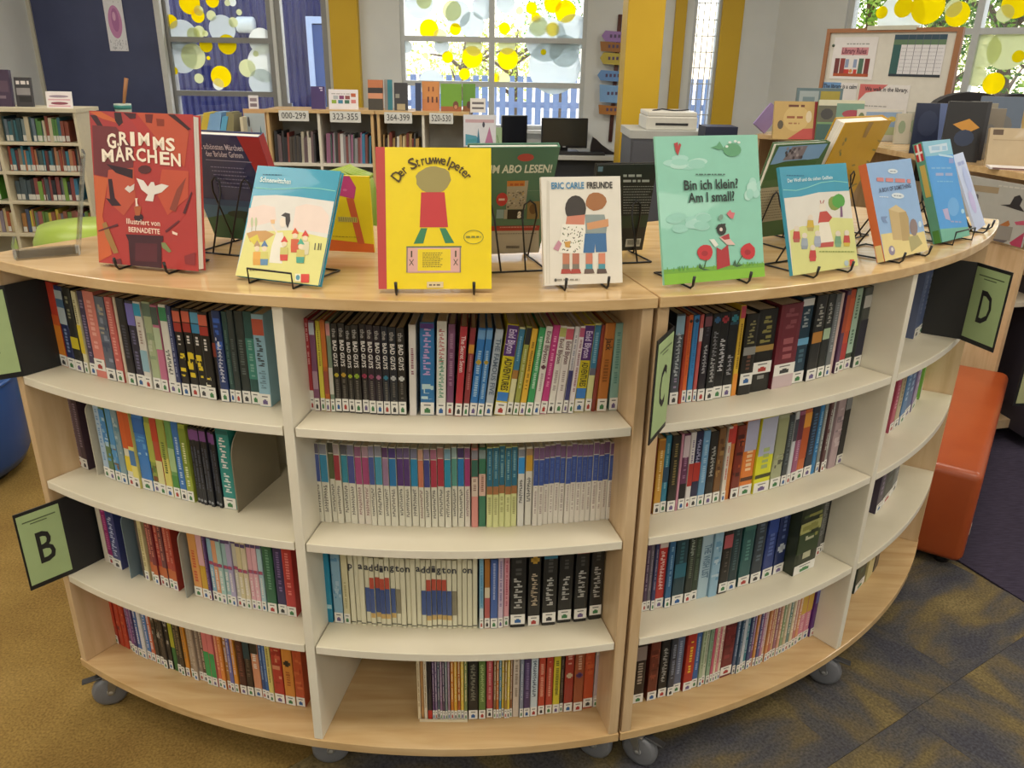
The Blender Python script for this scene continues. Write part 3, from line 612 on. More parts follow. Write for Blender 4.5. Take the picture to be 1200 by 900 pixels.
# --- second story reader
b = display('slim story reader with teal header, green tree and animal family', .623, 1.576, .528, .344, .19, .209, .008, '3A96B4', '3A96B4')
A = Art(.19, .209, [(102, 95), (592, 55), (672, 740), (200, 808)])
A.poly([(135, 297), (250, 285), (380, 255), (612, 240), (672, 740), (200, 808)], 'D6D3CA').poly([(175, 510), (260, 480), (420, 470), (480, 420), (640, 425), (672, 740), (200, 808)], 'CFD088').path([(128, 242), (220, 245), (300, 225), (400, 190), (500, 178), (600, 185)], 5, '86CBC0')
A.words(152, 275, 148, 6, '1E5E84', 3); A.ell(500, 325, 52, 48, '7E9040', 12, 0, .07).ell(530, 310, 50, 46, '4E9A40', 12, 0, .06).poly([(540, 345), (556, 345), (560, 415), (540, 418)], '7A5878')
A.poly([(388, 385), (440, 378), (480, 420), (455, 450), (376, 460)], 'B8483E').poly([(385, 455), (455, 450), (490, 590), (380, 605)], 'E0DACA').poly([(380, 592), (490, 580), (485, 615), (378, 622)], 'B8524A').ell(410, 352, 26, 28, 'DCD4C4', 12).line(398, 330, 392, 308, 6, 'A85048').line(410, 328, 420, 306, 6, 'A85048')
for x, y, c, d in ((222, 515, 'B8463E', 'A85A50'), (278, 560, '9AA4AE', '8A949E'), (320, 440, 'C8A83A', 'B0A060'), (370, 545, 'A0A8B8', '98A0B0'), (520, 545, '6E9A78', '7AA080'), (585, 540, 'B8463E', 'C8B040'), (335, 640, 'B83E3C', 'C04440')):
    A.poly([(x-20, y), (x+20, y), (x+26, y+50), (x-26, y+50)], c); A.poly([(x-24, y+48), (x+24, y+48), (x+20, y+72), (x-20, y+72)], d); A.ell(x, y-18, 19, 19, 'D8CDBC', 10)
A.words(380, 640, 648, 7, '8C9A50', 12); A.rect(605, 700, 638, 745, 'CE4438'); A.ell(580, 725, 16, 20, 'A8BCC4', 10)
A.build(b)
textat(A, b, 'Der Wolf und die sieben Geißlein', 'DCECEC', 318, 170, 26, 330, bold=.01)
stand((.623, 1.576), .528, .344, .008, 'black wire stand under the reader with the animal family', .05, hgt=.12)
# --- box of something
b = display('pale blue picture book with cardboard box picture and orange spine', .852, 1.726, .684, .391, .19, .207, .018, '8FB2DC', 'C8683A')
A = Art(.19, .207, [(42, 208), (402, 165), (520, 725), (155, 835)])
A.poly([(130, 660), (240, 640), (380, 640), (490, 610), (525, 725), (155, 835)], 'DCCB8C').poly([(200, 495), (260, 462), (340, 500), (360, 540), (365, 680), (225, 690)], 'C0A878').poly([(340, 500), (360, 540), (365, 680), (300, 690), (280, 500)], 'B09868').poly([(200, 495), (260, 462), (340, 500), (280, 510)], 'CDB88A').ell(400, 595, 34, 55, '8A7A78', 12).poly([(350, 660), (430, 640), (470, 690), (370, 755)], 'A8A070')
A.poly([(135, 545), (190, 540), (170, 560), (190, 585), (150, 580)], '7890B8').ell(455, 570, 14, 20, 'C8DCE8', 10).ell(210, 760, 26, 32, '8A8098', 10).ell(214, 752, 11, 14, 'D8D4D0', 8).ell(245, 252, 40, 15, 'D6E0E6', 14).ell(278, 404, 52, 18, 'D6E0E6', 14)
A.words(130, 200, 418, 5, 'D8E4EC', 5); A.words(222, 268, 253, 7, '8A98A8', 2); A.words(245, 312, 405, 8, '8A98A8', 7)
A.build(b)
textat(A, b, 'A BOX OF SOMETHING', '4A5878', 260, 358, 30, 262, bold=.012); A2 = Art(.19, .207, A.c); A2.n = A.n+2
A2.words(115, 388, 308, 24, 'C88080', 11); A2.build(b, 'subtitle_print')
box('spine_label', (-.0957, -.0951, .002, .016, .0, .035), M('DCCB8C'), b)
stand((.852, 1.726), .684, .391, .018, 'black wire stand under the pale blue book with the box picture', .058, hgt=.12)
# --- bright blue book with flag sticker
b = display('sky blue paperback with green spine and small flag sticker', 1.055, 1.917, .683, .408, .142, .238, .022, '5EA6DC', '5E9E8A')
A = Art(.142, .238, [(425, 55), (632, 45), (752, 645), (568, 705)])
A.poly([(425, 55), (632, 45), (650, 140), (450, 150)], '86BCD4').poly([(470, 85), (605, 68), (612, 115), (482, 130)], 'C4D8E8').poly([(452, 150), (650, 140), (745, 600), (545, 620)], '4F9ADC').poly([(545, 620), (745, 590), (752, 645), (568, 705)], '6FAE9C')
A.words(492, 600, 100, 26, '9CC0DC', 12); A.words(490, 630, 225, 10, '7FB0DC', 5); A.words(520, 640, 265, 18, '9AA8D0', 6); A.words(530, 640, 310, 7, '7FB8E0', 8); A.poly([(565, 490), (600, 480), (620, 560), (585, 550)], 'B0A8CC').ell(640, 470, 40, 60, '6AA8E0', 14).words(620, 700, 565, 10, '9AA0CC', 9); A.ell(705, 495, 12, 16, 'A8D4EC', 8)
A.poly([(540, 135), (645, 150), (648, 162), (545, 148)], 'B8D8EC').rect(615, 165, 650, 195, '8A9AD0')
A.build(b)
t_ = box('flag_sticker', (-.0717, -.0711, .003, .019, .195, .235), M('B8343A'), b); box('flag_cross', (-.0719, -.0715, .009, .013, .195, .235), M('E6E2E0'), t_); box('flag_cross', (-.0721, -.0717, .003, .019, .212, .217), M('E6E2E0'), t_)
box('spine_label', (-.0716, -.0711, .003, .018, .0, .03), M('4E8A3E'), b); box('spine_label', (-.0716, -.0711, .004, .016, .11, .185), M('C8B060'), b)
stand((1.055, 1.917), .683, .408, .022, 'black wire stand with square lip under the sky blue paperback', .05, True, .12, .032, .015)
# --- thin white and blue book at the tip
b = display('thin pale blue picture book at the far tip of the curved top', 1.192, 2.064, .899, .468, .115, .198, .006, 'B8C8EC', 'C4D0EC')
A = Art(.115, .198, [(0, 0), (100, 0), (100, 170), (0, 170)]); A.ell(60, 60, 26, 30, 'A6B6E2', 14); A.ell(45, 110, 24, 26, 'B6AEDC', 12); A.words(20, 80, 22, 8, '8FA0D4', 2); A.build(b)
stand((1.192, 2.064), .899, .468, .006, 'black wire stand at the far tip of the curved top', .035, hgt=.11)
# ---------------- back row, facing away; their rear covers show
def back_book(label, loc, yaw, tilt, W, H, T, cover, spine, slabel, w=.045, hgt=.13, pages=None, st=True):
    e = display(label, loc[0], loc[1], yaw, tilt, W, H, T, cover, spine, 1, pages)
    if st:
        off = Vector((-math.sin(yaw), math.cos(yaw)))*(T/math.cos(tilt)+.004)
        stand((loc[0]+off.x, loc[1]+off.y), yaw+math.pi, -tilt, T, slabel, w, hgt=hgt)
    return e
b = back_book('dark blue fairy tale book seen from behind with red spine', (-.576, 1.766), -.303, -.383, .201, .248, .02, '1E2C5E', '9C2F34', 'black wire stand propping the dark blue fairy tale book', .05, .15)
A = Art(.201, .248, [(0, 0), (200, 0), (200, 250), (0, 250)])
A.rect(0, 150, 172, 250, '35567E').rect(0, 165, 172, 250, '3F6C8E').poly([(0, 200), (60, 185), (172, 190), (172, 250), (0, 250)], '2E5A40').ell(95, 185, 38, 10, '20382C', 12).poly([(150, 0), (200, 0), (200, 250), (190, 250), (172, 110)], 'A83236').poly([(92, 190), (98, 190), (98, 215), (92, 215)], '20382C')
for i in range(6): A.words(60, 140, 72+i*9, 2.2, '8890B8', i)
A.line(55, 56, 165, 56, 1.5, 'A8AECC'); A.build(b)
textat(A, b, 'Die schönsten Märchen', 'D8DCEC', 98, 26, 14, 112, bold=.012); textat(A, b, 'der Brüder Grimm', 'D8DCEC', 105, 42, 14, 88, bold=.012)
b = back_book('small yellow book with pink blossom and orange ground seen from behind', (-.366, 1.674), -.125, -.083, .147, .158, .006, 'DCC61E', 'DCC61E', '', st=False)
A = Art(.147, .158, [(600, 125), (848, 125), (848, 650), (600, 650)])
A.poly([(600, 580), (700, 570), (848, 590), (848, 650), (600, 650)], 'CF6428').poly([(680, 128), (780, 126), (800, 200), (790, 280), (740, 260), (690, 215)], 'B8407A').poly([(762, 275), (788, 275), (815, 590), (790, 590)], 'C05A34').ell(735, 180, 12, 12, 'CC6A98', 8).ell(760, 220, 8, 8, 'CC6A98', 8).rect(725, 405, 795, 440, 'C8BE60')
for i in range(12): A.hold = i > 0; A.rect(728+i*5.6, 407, 730.5+i*5.6, 438, '5A5430')
A.hold = False; A.words(700, 800, 545, 4, '8A7A20', 3); A.build(b)
b = back_book('green paperback with magazine offer on its rear cover', (-.032, 1.675), .235, -.52, .174, .264, .014, '4F7A66', 'A8382E', 'black wire stand propping the green paperback', .062, .13)
A = Art(.174, .264, [(-190, 62), (445, 70), (320, 665), (-190, 680)])
A.poly([(-190, 528), (318, 528), (320, 665), (-190, 680)], 'B9B7B0').poly([(-190, 498), (325, 498), (318, 528), (-190, 528)], 'A83C34').ell(205, 118, 58, 20, 'B04A42', 14)
A.poly([(88, 240), (235, 240), (222, 400), (95, 400)], 'A8A292').rect(90, 240, 210, 270, 'C8843A').ell(62, 342, 38, 38, 'BC3A3A', 18)
r_ = random.Random(9)
for i in range(50): A.hold = i > 0; x, y = r_.uniform(105, 215), r_.uniform(295, 390); A.ell(x, y, r_.uniform(4, 10), r_.uniform(3, 6), r_.choice(['6A6458', '8C8678', 'C4BEAC', '5A5650', 'B8A070']), 7)
A.hold = False
A.rect(105, 402, 215, 458, '1E1C1E').rect(235, 355, 320, 458, '8E7A4E').ell(275, 400, 26, 30, '6A5030', 10).rect(32, 400, 80, 452, '8FB0BC').rect(82, 400, 104, 455, 'A8A8A0'); A.words(110, 205, 260, 12, 'B05A30', 3); A.words(60, 300, 505, 5, 'D8A8A0', 4); A.words(40, 300, 545, 5, '807E7A', 6)
for i in range(26): A.hold = i > 0; A.rect(108+i*3.3, 620, 110+i*3.3, 637, '5A5856')
A.hold = False; A.words(40, 90, 342, 12, 'E8D0CC', 2); A.words(235, 330, 295, 3, '7A9A8A', 2); A.build(b)
textat(A, b, 'IM ABO LESEN!', 'DCE4D8', 180, 178, 46, 440, bold=.03, rotdeg=0); textat(A, b, 'a', 'F0F0F0', 185, 425, 60, 30, bold=.04, name='emblem')
b = back_book('black book with grey blurb and barcode seen from behind', (.215, 1.719), .27, -.231, .132, .192, .012, '1E2122', '2A3438', 'black wire stand propping the black book with barcode', .045, .12)
A = Art(.132, .192, [(652, 150), (1000, 145), (905, 640), (585, 650)])
A.poly([(600, 440), (985, 430), (960, 500), (590, 520)], '2C3A2A').poly([(658, 158), (685, 158), (682, 185), (655, 185)], '5E7C90').poly([(815, 572), (900, 570), (890, 618), (808, 620)], 'C8C6BE')
A.words(800, 905, 208, 13, 'A8ACAC', 21); A.words(800, 950, 237, 13, 'A8ACAC', 22)
for i in range(11): A.words(800, 985-(i % 4)*14, 268+i*15, 4, '8E9090', i)
for i in range(14): A.hold = i > 0; A.rect(822+i*5, 577, 824.5+i*5, 606, '4A4A48')
A.hold = False; A.build(b); 
b = back_book('picture book with blue sky and green hill on its rear cover', (.601, 1.907), .556, -.301, .175, .229, .014, '4A6A42', '5A4A48', 'black wire stand propping the book with the green hill', .05, .12)
A = Art(.175, .229, [(180, 200), (565, 190), (420, 860), (70, 860)])
A.poly([(195, 212), (545, 200), (500, 300), (160, 330)], '7EA4CC').poly([(290, 215), (400, 210), (370, 300), (240, 305)], '8A8088').poly([(160, 335), (260, 312), (400, 305), (490, 318), (460, 420), (120, 440)], '3F6236').poly([(100, 490), (450, 480), (400, 735), (70, 745)], 'A89E84')
for i in range(11): A.words(105-i*2, 440-i*10, 515+i*20, 5, '6E6650', i)
for i in range(18): A.hold = i > 0; A.ell(r_.uniform(250, 385), r_.uniform(220, 295), 9, 12, r_.choice(['6A6068', 'B8B0B4', '9A9298', '504A50']), 7)
A.hold = False; A.build(b)
b = back_book('thick mustard yellow book with small leaf print leaning out', (.756, 2.027), .686, -.347, .206, .277, .03, 'C69A1E', 'B88E1C', 'black wire stand propping the mustard yellow book', .05, .15)
A = Art(.206, .277, [(700, 90), (990, 50), (700, 700), (400, 750)])
for i in range(26): A.hold = i > 0; x = r_.uniform(0, 1); y = r_.uniform(.1, 1); px, py = 700+x*280-y*290, 90-x*35+y*640; A.ell(px, py, 13, 6, r_.choice(['8A7A3A', '9A8040', '7A7A48']), 8, r_.uniform(0, 3))
A.hold = False; A.poly([(840, 75), (870, 72), (830, 160), (808, 160)], 'A08048'); A.build(b)
# --- clear acrylic book holder at the near end of the top
e = empty('acrylic_holder', (-.945, 1.655, ZT), math.radians(-61), 'empty clear acrylic book holder near the end of the curved top', 'book holder')
AC = glassy('clear_acrylic', (.93, .95, .96, 1), .22, .05)
prof = [(-.085, .004), (-.08, .0), (.03, .0), (.034, .004), (.075, .20), (.071, .201), (.029, .006), (.026, .004), (-.078, .004), (-.08, .03), (-.085, .03)]
vs = [(x, y, z) for x in (-.05, .05) for y, z in prof]; n = len(prof)
pyd('bent_sheet', vs, [tuple(range(n))[::-1], tuple(range(n, 2*n))]+[(i, (i+1) % n, (i+1) % n+n, i+n) for i in range(n)], AC, e)
# ================================================================== books standing in the bays
STK = M('E6E4DE', .6)
STICK_MARKS = ['3E7A4A', '2F5E9A', 'A83A34', '3A3A3C', '3E7A4A', '6A5A8A']
def spine_quads(quads, parent, name, y=-.0005):
    """quads (x0,x1,z0,z1,hex,layer) printed on a spine"""
    vs = []; fs = []; mi = []; mats = []
    for (x0, x1, z0, z1, h, l) in quads:
        m = M(h)
        if m not in mats: mats.append(m)
        b = len(vs); yy = y-l*.00012
        vs += [(x0, yy, z0), (x1, yy, z0), (x1, yy, z1), (x0, yy, z1)]; fs.append((b, b+1, b+2, b+3)); mi.append(mats.index(m))
    o = pyd(name, vs, fs, mats, parent, mi=mi); o['kind'] = 'stuff'; return o
def shelf_book(x0, x1, z, R, H, hexc, toks, label, group, seed):
    rnd = random.Random(seed)
    a0, a1 = px_angle(x0, z, R), px_angle(x1, z, R); lean = 0.; D = rnd.uniform(.122, .138)
    for t in toks:
        if t[0] == 'l': lean = math.radians(float(t[1:]))
        if t[0] == 'd': R -= float(t[1:])
        if t[0] == 'D': D = float(t[1:])
    T = max(.003, R*(a1-a0)*math.cos(lean)-.0008); am = (a0+a1)/2
    R += rnd.uniform(-.003, .003)
    p = arc(am, R, z+abs(math.sin(lean))*T/2+.0004)
    nm = 'thin_book' if T < .0125 else 'thick_book' if T > .026 else 'paperback_book'
    e = empty(nm, p, 0, label, 'book', group, rot=(0, lean, am+rnd.uniform(-.012, .012)))
    hw = T/2; b = min(.0016, T*.2); bu = min(.0015, T*.1)
    prof = [(-hw, D), (-hw, .001), (-hw*.7, 0), (hw*.7, 0), (hw, .001), (hw, D), (hw-b, D), (hw-b, .004), (-hw+b, .004), (-hw+b, D)]
    n = 10; vs = [(x, y, q) for q in (0, H) for x, y in prof]
    fs = [(i, (i+1) % n, (i+1) % n+n, i+n) for i in range(n)]
    for q in ((0, 1, 8, 9), (1, 2, 3, 4), (1, 4, 7, 8), (4, 5, 6, 7)): fs.append(q[::-1]); fs.append(tuple(k+n for k in q))
    pyd('cover', vs, fs, M(hexc, .4, coat=.15), e)
    box('pages', (-hw+b, hw-b, .0042, D-.002, .0015, H-.0015), PAGES, e)
    quads = []; layer = 0; sticker = True; sv = .0; yf = -.0001
    w = hw*.96
    for t in toks:
        k = t[0]
        if k == 'n': sticker = False
        elif k == 'S': sv = float(t[1:])
        elif k in 'btcm' and '-' in t:
            rng, *rest = t[1:].split(':'); v0, v1 = [float(v) for v in rng.split('-')]
            if k == 'b':
                layer += 1; quads.append((-w, w, v0*H, v1*H, rest[0], layer))
            elif k == 'm':
                # larger blurred lettering: strokes of uneven shape
                layer += 1; q = v1*H; lw = hw*.62; st = max(.003, hw*.8)
                while q > v0*H+st*.6:
                    for j in range(2):
                        a = rnd.uniform(-1, .1)*lw; quads.append((a, a+rnd.uniform(.5, .95)*lw, q-st*(.28+.4*j)-rnd.uniform(0, .1)*st, q-st*.4*j, rest[0], layer+j*.1))
                    quads.append((-lw*rnd.uniform(.6, 1), lw*rnd.uniform(.5, 1), q-st*.75, q-st*.52, rest[0], layer+.25)); q -= st*1.05
            elif k == 't':
                # lettering too small to read: uneven marks along the spine
                layer += 1; q = v1*H; lw = hw*rnd.uniform(.32, .5); st = max(.0022, hw*.5)
                while q > v0*H+st:
                    s = rnd.uniform(.55, 1.)*st
                    if rnd.random() > .12: quads.append((-lw*rnd.uniform(.75, 1), lw*rnd.uniform(.75, 1), q-s, q, rest[0], layer))
                    q -= s+st*.45
            elif k == 'c':
                layer += 1
                for i in range(14): quads.append((*sorted((rnd.uniform(-w, w), rnd.uniform(-w, w))), *(lambda q: (q, q+rnd.uniform(.02, .07)*H))(rnd.uniform(v0, v1-.07)*H), rnd.choice(rest), layer+i*.02))
        elif k == 'x':
            rng, hx, s = t[1:].split(':'); v0, v1 = [float(v) for v in rng.split('-')]
            o = text('spine_title', s.replace('_', ' '), M(hx), e, (0, -.0011-layer*.00012, (v0+v1)/2*H), hw*1.75, (v1-v0)*H, (math.pi/2, math.pi/2, 0), .02)
        elif k == 'o':
            v, hx = t[1:].split(':'); layer += 1; m_ = hw*.72; quads.append((-m_*.5, m_*.5, float(v)*H-m_, float(v)*H+m_, hx, layer)); quads.append((-m_, m_, float(v)*H-m_*.5, float(v)*H+m_*.5, hx, layer))
        elif k == 'g':
            v, hx, s = t[1:].split(':'); text('spine_letter', s, M(hx), e, (0, -.0011-layer*.00012, float(v)*H), .024, T*.9, (math.pi/2, 0, 0), .02)
    if quads: spine_quads(quads, e, 'spine_print', -.0002)
    if sticker:
        s0 = sv*H+.0012; s1 = s0+.026; ly = -.0004-layer*.00012
        lb = pyd('spine_label', boxv(-hw*.97, hw*.97, ly-.0002, ly, s0, s1), BOXF, STK, e)
        c = STICK_MARKS[seed % 6]
        spine_quads([(-hw*.5, hw*.5, s0+.019, s0+.0215, '6A6A6A', 0), (-hw*.42, hw*.42, s0+.004, s0+.012, c, 0), (-hw*.2, hw*.2, s0+.011, s0+.0145, c, 1)], lb, 'label_mark', ly-.0004)
    return e
ROWN = {1: 'top shelf', 2: 'second shelf', 3: 'third shelf', 4: 'bottom shelf'}
BAYN = {'L': 'bay by the ochre carpet', 'C': 'middle bay', 'R': 'bay beside sign C', 'F': 'end bay by orange bench'}
ZR = {1: Z1, 2: Z2, 3: Z3, 4: ZB}
def row(bay, r, H, spec, R=1.60):
    lines = [q for q in spec.strip().split('\n') if q.strip()]
    N = 0; items = []
    for ln in lines:
        t = ln.split(); rep = 1
        x0, x1, hx = float(t[0]), float(t[1]), t[2].split(',')
        k = [q for q in t[3:] if q[0] == '*']; toks = [q for q in t[3:] if q[0] != '*']
        if k:
            n = int(k[0][1:]); w = (x1-x0)/n
            for i in range(n): items.append((x0+i*w, x0+(i+1)*w, hx[i % len(hx)], toks))
        else: items.append((x0, x1, hx[0], toks))
    for i, (x0, x1, hx, toks) in enumerate(items):
        h = H
        for q in toks:
            if q[0] == 'h': h = float(q[1:])
        rs = random.Random(i*31+r*7+ord(bay)); h += rs.uniform(-.003, .003)
        T = (x1-x0)
        size = 'thin' if T < 7 else 'thick' if T > 14 else 'slim' if T < 9 else 'medium'
        bands = [q.split(':')[1] for q in toks if q[0] == 'b']
        cw = colour_word(hx); extra = ''
        if bands and colour_word(bands[0]) != cw: extra = ' and '+colour_word(bands[0])
        lab = '%s %s%s book, %s along the %s of the %s' % (size, cw, extra, nth(i), ROWN[r], BAYN[bay])
        if len(lab.split()) > 16: lab = '%s %s book, %s along the %s, %s' % (size, cw, nth(i), ROWN[r], BAYN[bay])
        shelf_book(x0, x1, ZR[r], R, h, hx, toks, lab, 'books on the %s, %s' % (ROWN[r], BAYN[bay]), i*13+r*101+ord(bay))
row('L', 1, .187, '''
72 81 C2402E b.0-.6:D9862E b.5-.62:CC5A2C h.192
82 91 26305C b.55-.95:A9B7BE b.75-.85:4A6A8A t.2-.5:8090B8 h.19
91 100.5 2A2A28 b.28-.42:C8B82E t.6-.9:8A8A70
101 106 D6CFA8 b.25-.6:D8C03A t.6-.9:7A7248
106.5 114 3F3554 t.2-.9:8A80A0
114 126.5 D67E74 S.08 t.3-.9:E8A89C h.189
127 138 5E6678 c.2-.95:8890A4:49506A:A59C8C
138.5 147 C7625E t.25-.95:E09A90 h.186
147.5 151 CDBCA8 n
151.5 161 1C1B22 t.3-.7:4A4A58
161.5 171 2E2A3E b.72-.97:7A74C4 t.2-.7:6A688A
171.5 180 D8D4CC b.84-.98:2F9CC4 b.2-.45:8FB4C4 t.5-.8:A8948A
181 190.5 A9B590 b.84-.98:62786A c.3-.8:8FA080:C2C8B0
191 199 C06F90 b.78-.98:4A5A54 b.5-.75:B8C8A8
200 209 DFDDD6 b.82-.97:3A8A5C m.2-.5:3A3A3A
209.5 215 343C68 t.2-.9:98A0C0 h.186
216 225 1D1B1C b.85-.97:D0644C b.74-.84:A8362E t.58-.7:E0DCD8 c.22-.55:E0C62E:1D1B1C
225.3 234.8 1D1B1C b.85-.97:D0644C b.74-.84:A8362E t.58-.7:E0DCD8 c.22-.55:E0C62E:1D1B1C:E0C62E
235 244.8 1D1B1C b.85-.97:5CA0C4 b.74-.84:3A88B4 t.58-.7:E0DCD8 c.2-.55:E0C62E:E0C62E:1D1B1C
245 255.5 1D1B1C b.85-.97:D0644C b.74-.84:A8362E t.55-.7:E0DCD8 c.15-.52:E8E4D0:E0C62E:1D1B1C
256 260.8 262224 b.5-.66:8A3A2E n
261 270.6 22386E c.4-.95:3A64C0:DDE2EC:22386E m.2-.65:C8CCDC h.189
271 277 2A4A48 t.2-.8:5C7C78 h.192
277.3 284.4 303A3A t.3-.7:5A6664 h.193
284.7 294.7 2C3534 t.3-.7:5A6664 h.193
295 305.3 24504E b.28-.72:3C8276 t.3-.7:7AA89C h.193
306 319.5 8FB8CC b.78-.95:B8543E m.45-.75:3E4A50 m.2-.4:6A8A9A h.19
''')
row('L', 2, .187, '''
92 98 6A5660 t.2-.9:A89AA4
98.5 105 3E2C3A t.3-.9:8A7A88
123.5 130 A8C2DC t.2-.9:6A90C0
130.5 137 5C7A52 b.5-.95:3E84C4 c.2-.9:4E9AD0:A8C8DC
137.5 144 4E92C8 c.1-.6:8AB0C8:7A5A3C:4E92C8
144.5 151.5 7E9AA6 c.2-.9:A9BCC0:5C8A9C
152 159 D9D6C4 b.5-.98:D0602E b.2-.4:E0C83A
159.5 166.5 E2D87A b.55-.98:C85A2C b.3-.5:4A7AB0
167 180 3A7CC8 c.4-.95:5CA0D8:A8D0E8:3A7CC8 b.75-.95:2E68B4
180.5 188 8E9E4A b.4-.9:A8B04E c.1-.4:7A4A2A:5A7A3A
188.5 196.3 B8503C b.0-.45:D8D49A b.7-.98:C0442E
196.8 205 D6CC6C b.5-.98:9CA84C t.3-.7:5A6A34
205.4 213 6A9C5C b.35-.65:A8C490 b.1-.3:4E8A44
213.5 221 4E8CC8 b.1-.98:3A74BC t.2-.8:B8D0E8
221.4 229.5 9AA83E b.35-.95:7E9234 t.2-.8:D8DCB0
231 262 20222A *7 n b.84-.97:7A4A8A o.05:9A9EA4 t.2-.75:5A6070 h.182
263 277.5 2E8E8A m.5-.9:E4E2E2 m.18-.46:D8E4E2 b.94-.99:1E6A68 h.19
''')
row('L', 3, .18, '''
123 128 D8D0C0 n
128.5 135 9C2A72 t.2-.9:C870A0
135.5 145 3A4078 m.15-.8:B8C0DC
167 171.5 5A5048 n
172 177 D0C494 t.2-.8:A0905A
178.5 211 8A3A38,7A2C34,A83630,6A3A40,B44032,A83A2E *6 t.4-.95:D08A7A b.1-.3:C0683A
229 238.5 D99A58 t.2-.7:C85A3A
239 246 C89E30 b.5-.98:D8A8B0
246.5 250 5A3A6E t.2-.9:9A80AC h.185
250.5 313 8AB4CC,DDA078,A6C8C4,9CBCC0,B0A8CC,C8C4B4,D4C8A0,D8CCB0,DCA8B4,E0B0BC,A8C8D0 *11 b.93-.98:5A4A7A b.55-.6:8A5A8A o.58:C05A70 t.2-.5:E8E4E0 h.176
314.5 325.5 2E6448 t.3-.9:6A9A80 h.185
326.5 336.8 342A58 t.3-.9:7A6A9A h.185
337.3 348.5 B53434 t.3-.9:E0807A h.185
''')
row('L', 4, .18, '''
136 141 A83228 b.3-.8:C0452E
141.5 152 B8402C *2 c.2-.9:D0704A:7A2A2A:C05038 n
152.3 164 5A3A6A,8A4A8A,48386E *3 t.2-.9:A890B8
164.5 183 3A62A4,D0D0D0,4A7AB8,C86A4A *4 t.2-.8:E0E0E8
184 203.5 2A2622,1E1C1C,3A3430 *4 c.35-.9:6A5A48:A8A49A:3A3430
204 209 2E6A34 b.4-.9:A8A82E n
209.5 224 2A241E,3A3022,D08A2E *3 t.3-.9:8A7A5A
224.5 244 9A8A78,A89684,8A7A6C,5A3E34 *4 t.2-.9:C8B8A4
244.5 257 D87A7A b.0-.55:3E9A58 *2
257.5 267 D0705A,D8863A *2 t.3-.9:F0C0A0
267.5 281.5 A8783A,6A6AA8,D8923A *3 t.3-.9:D8D0E0
283 290.8 4A2620 t.3-.8:7A4A40
291 298.8 34261E b.6-.95:28424A t.3-.6:6A5A4A
299 307.8 D09070 b.7-.95:34302A t.45-.7:E8E0D8
308.2 317 2C4E86,3A68A8 *2 t.3-.9:9AB0D0
317.4 323 D8CC7A t.3-.9:8A7A3A
323.5 335 B0362C c.3-.95:C85A44:9A2A24:D08A6A
336 347.6 D0883A o.68:3A3026 t.3-.55:A85A2A
348 358.5 B84E2C c.2-.95:C86A3E:A84022
''')
BG = 'b.0-.99:26221F x.46-.8:E8E4E0:BAD_GUYS x.83-.94:A8A4A0:the '
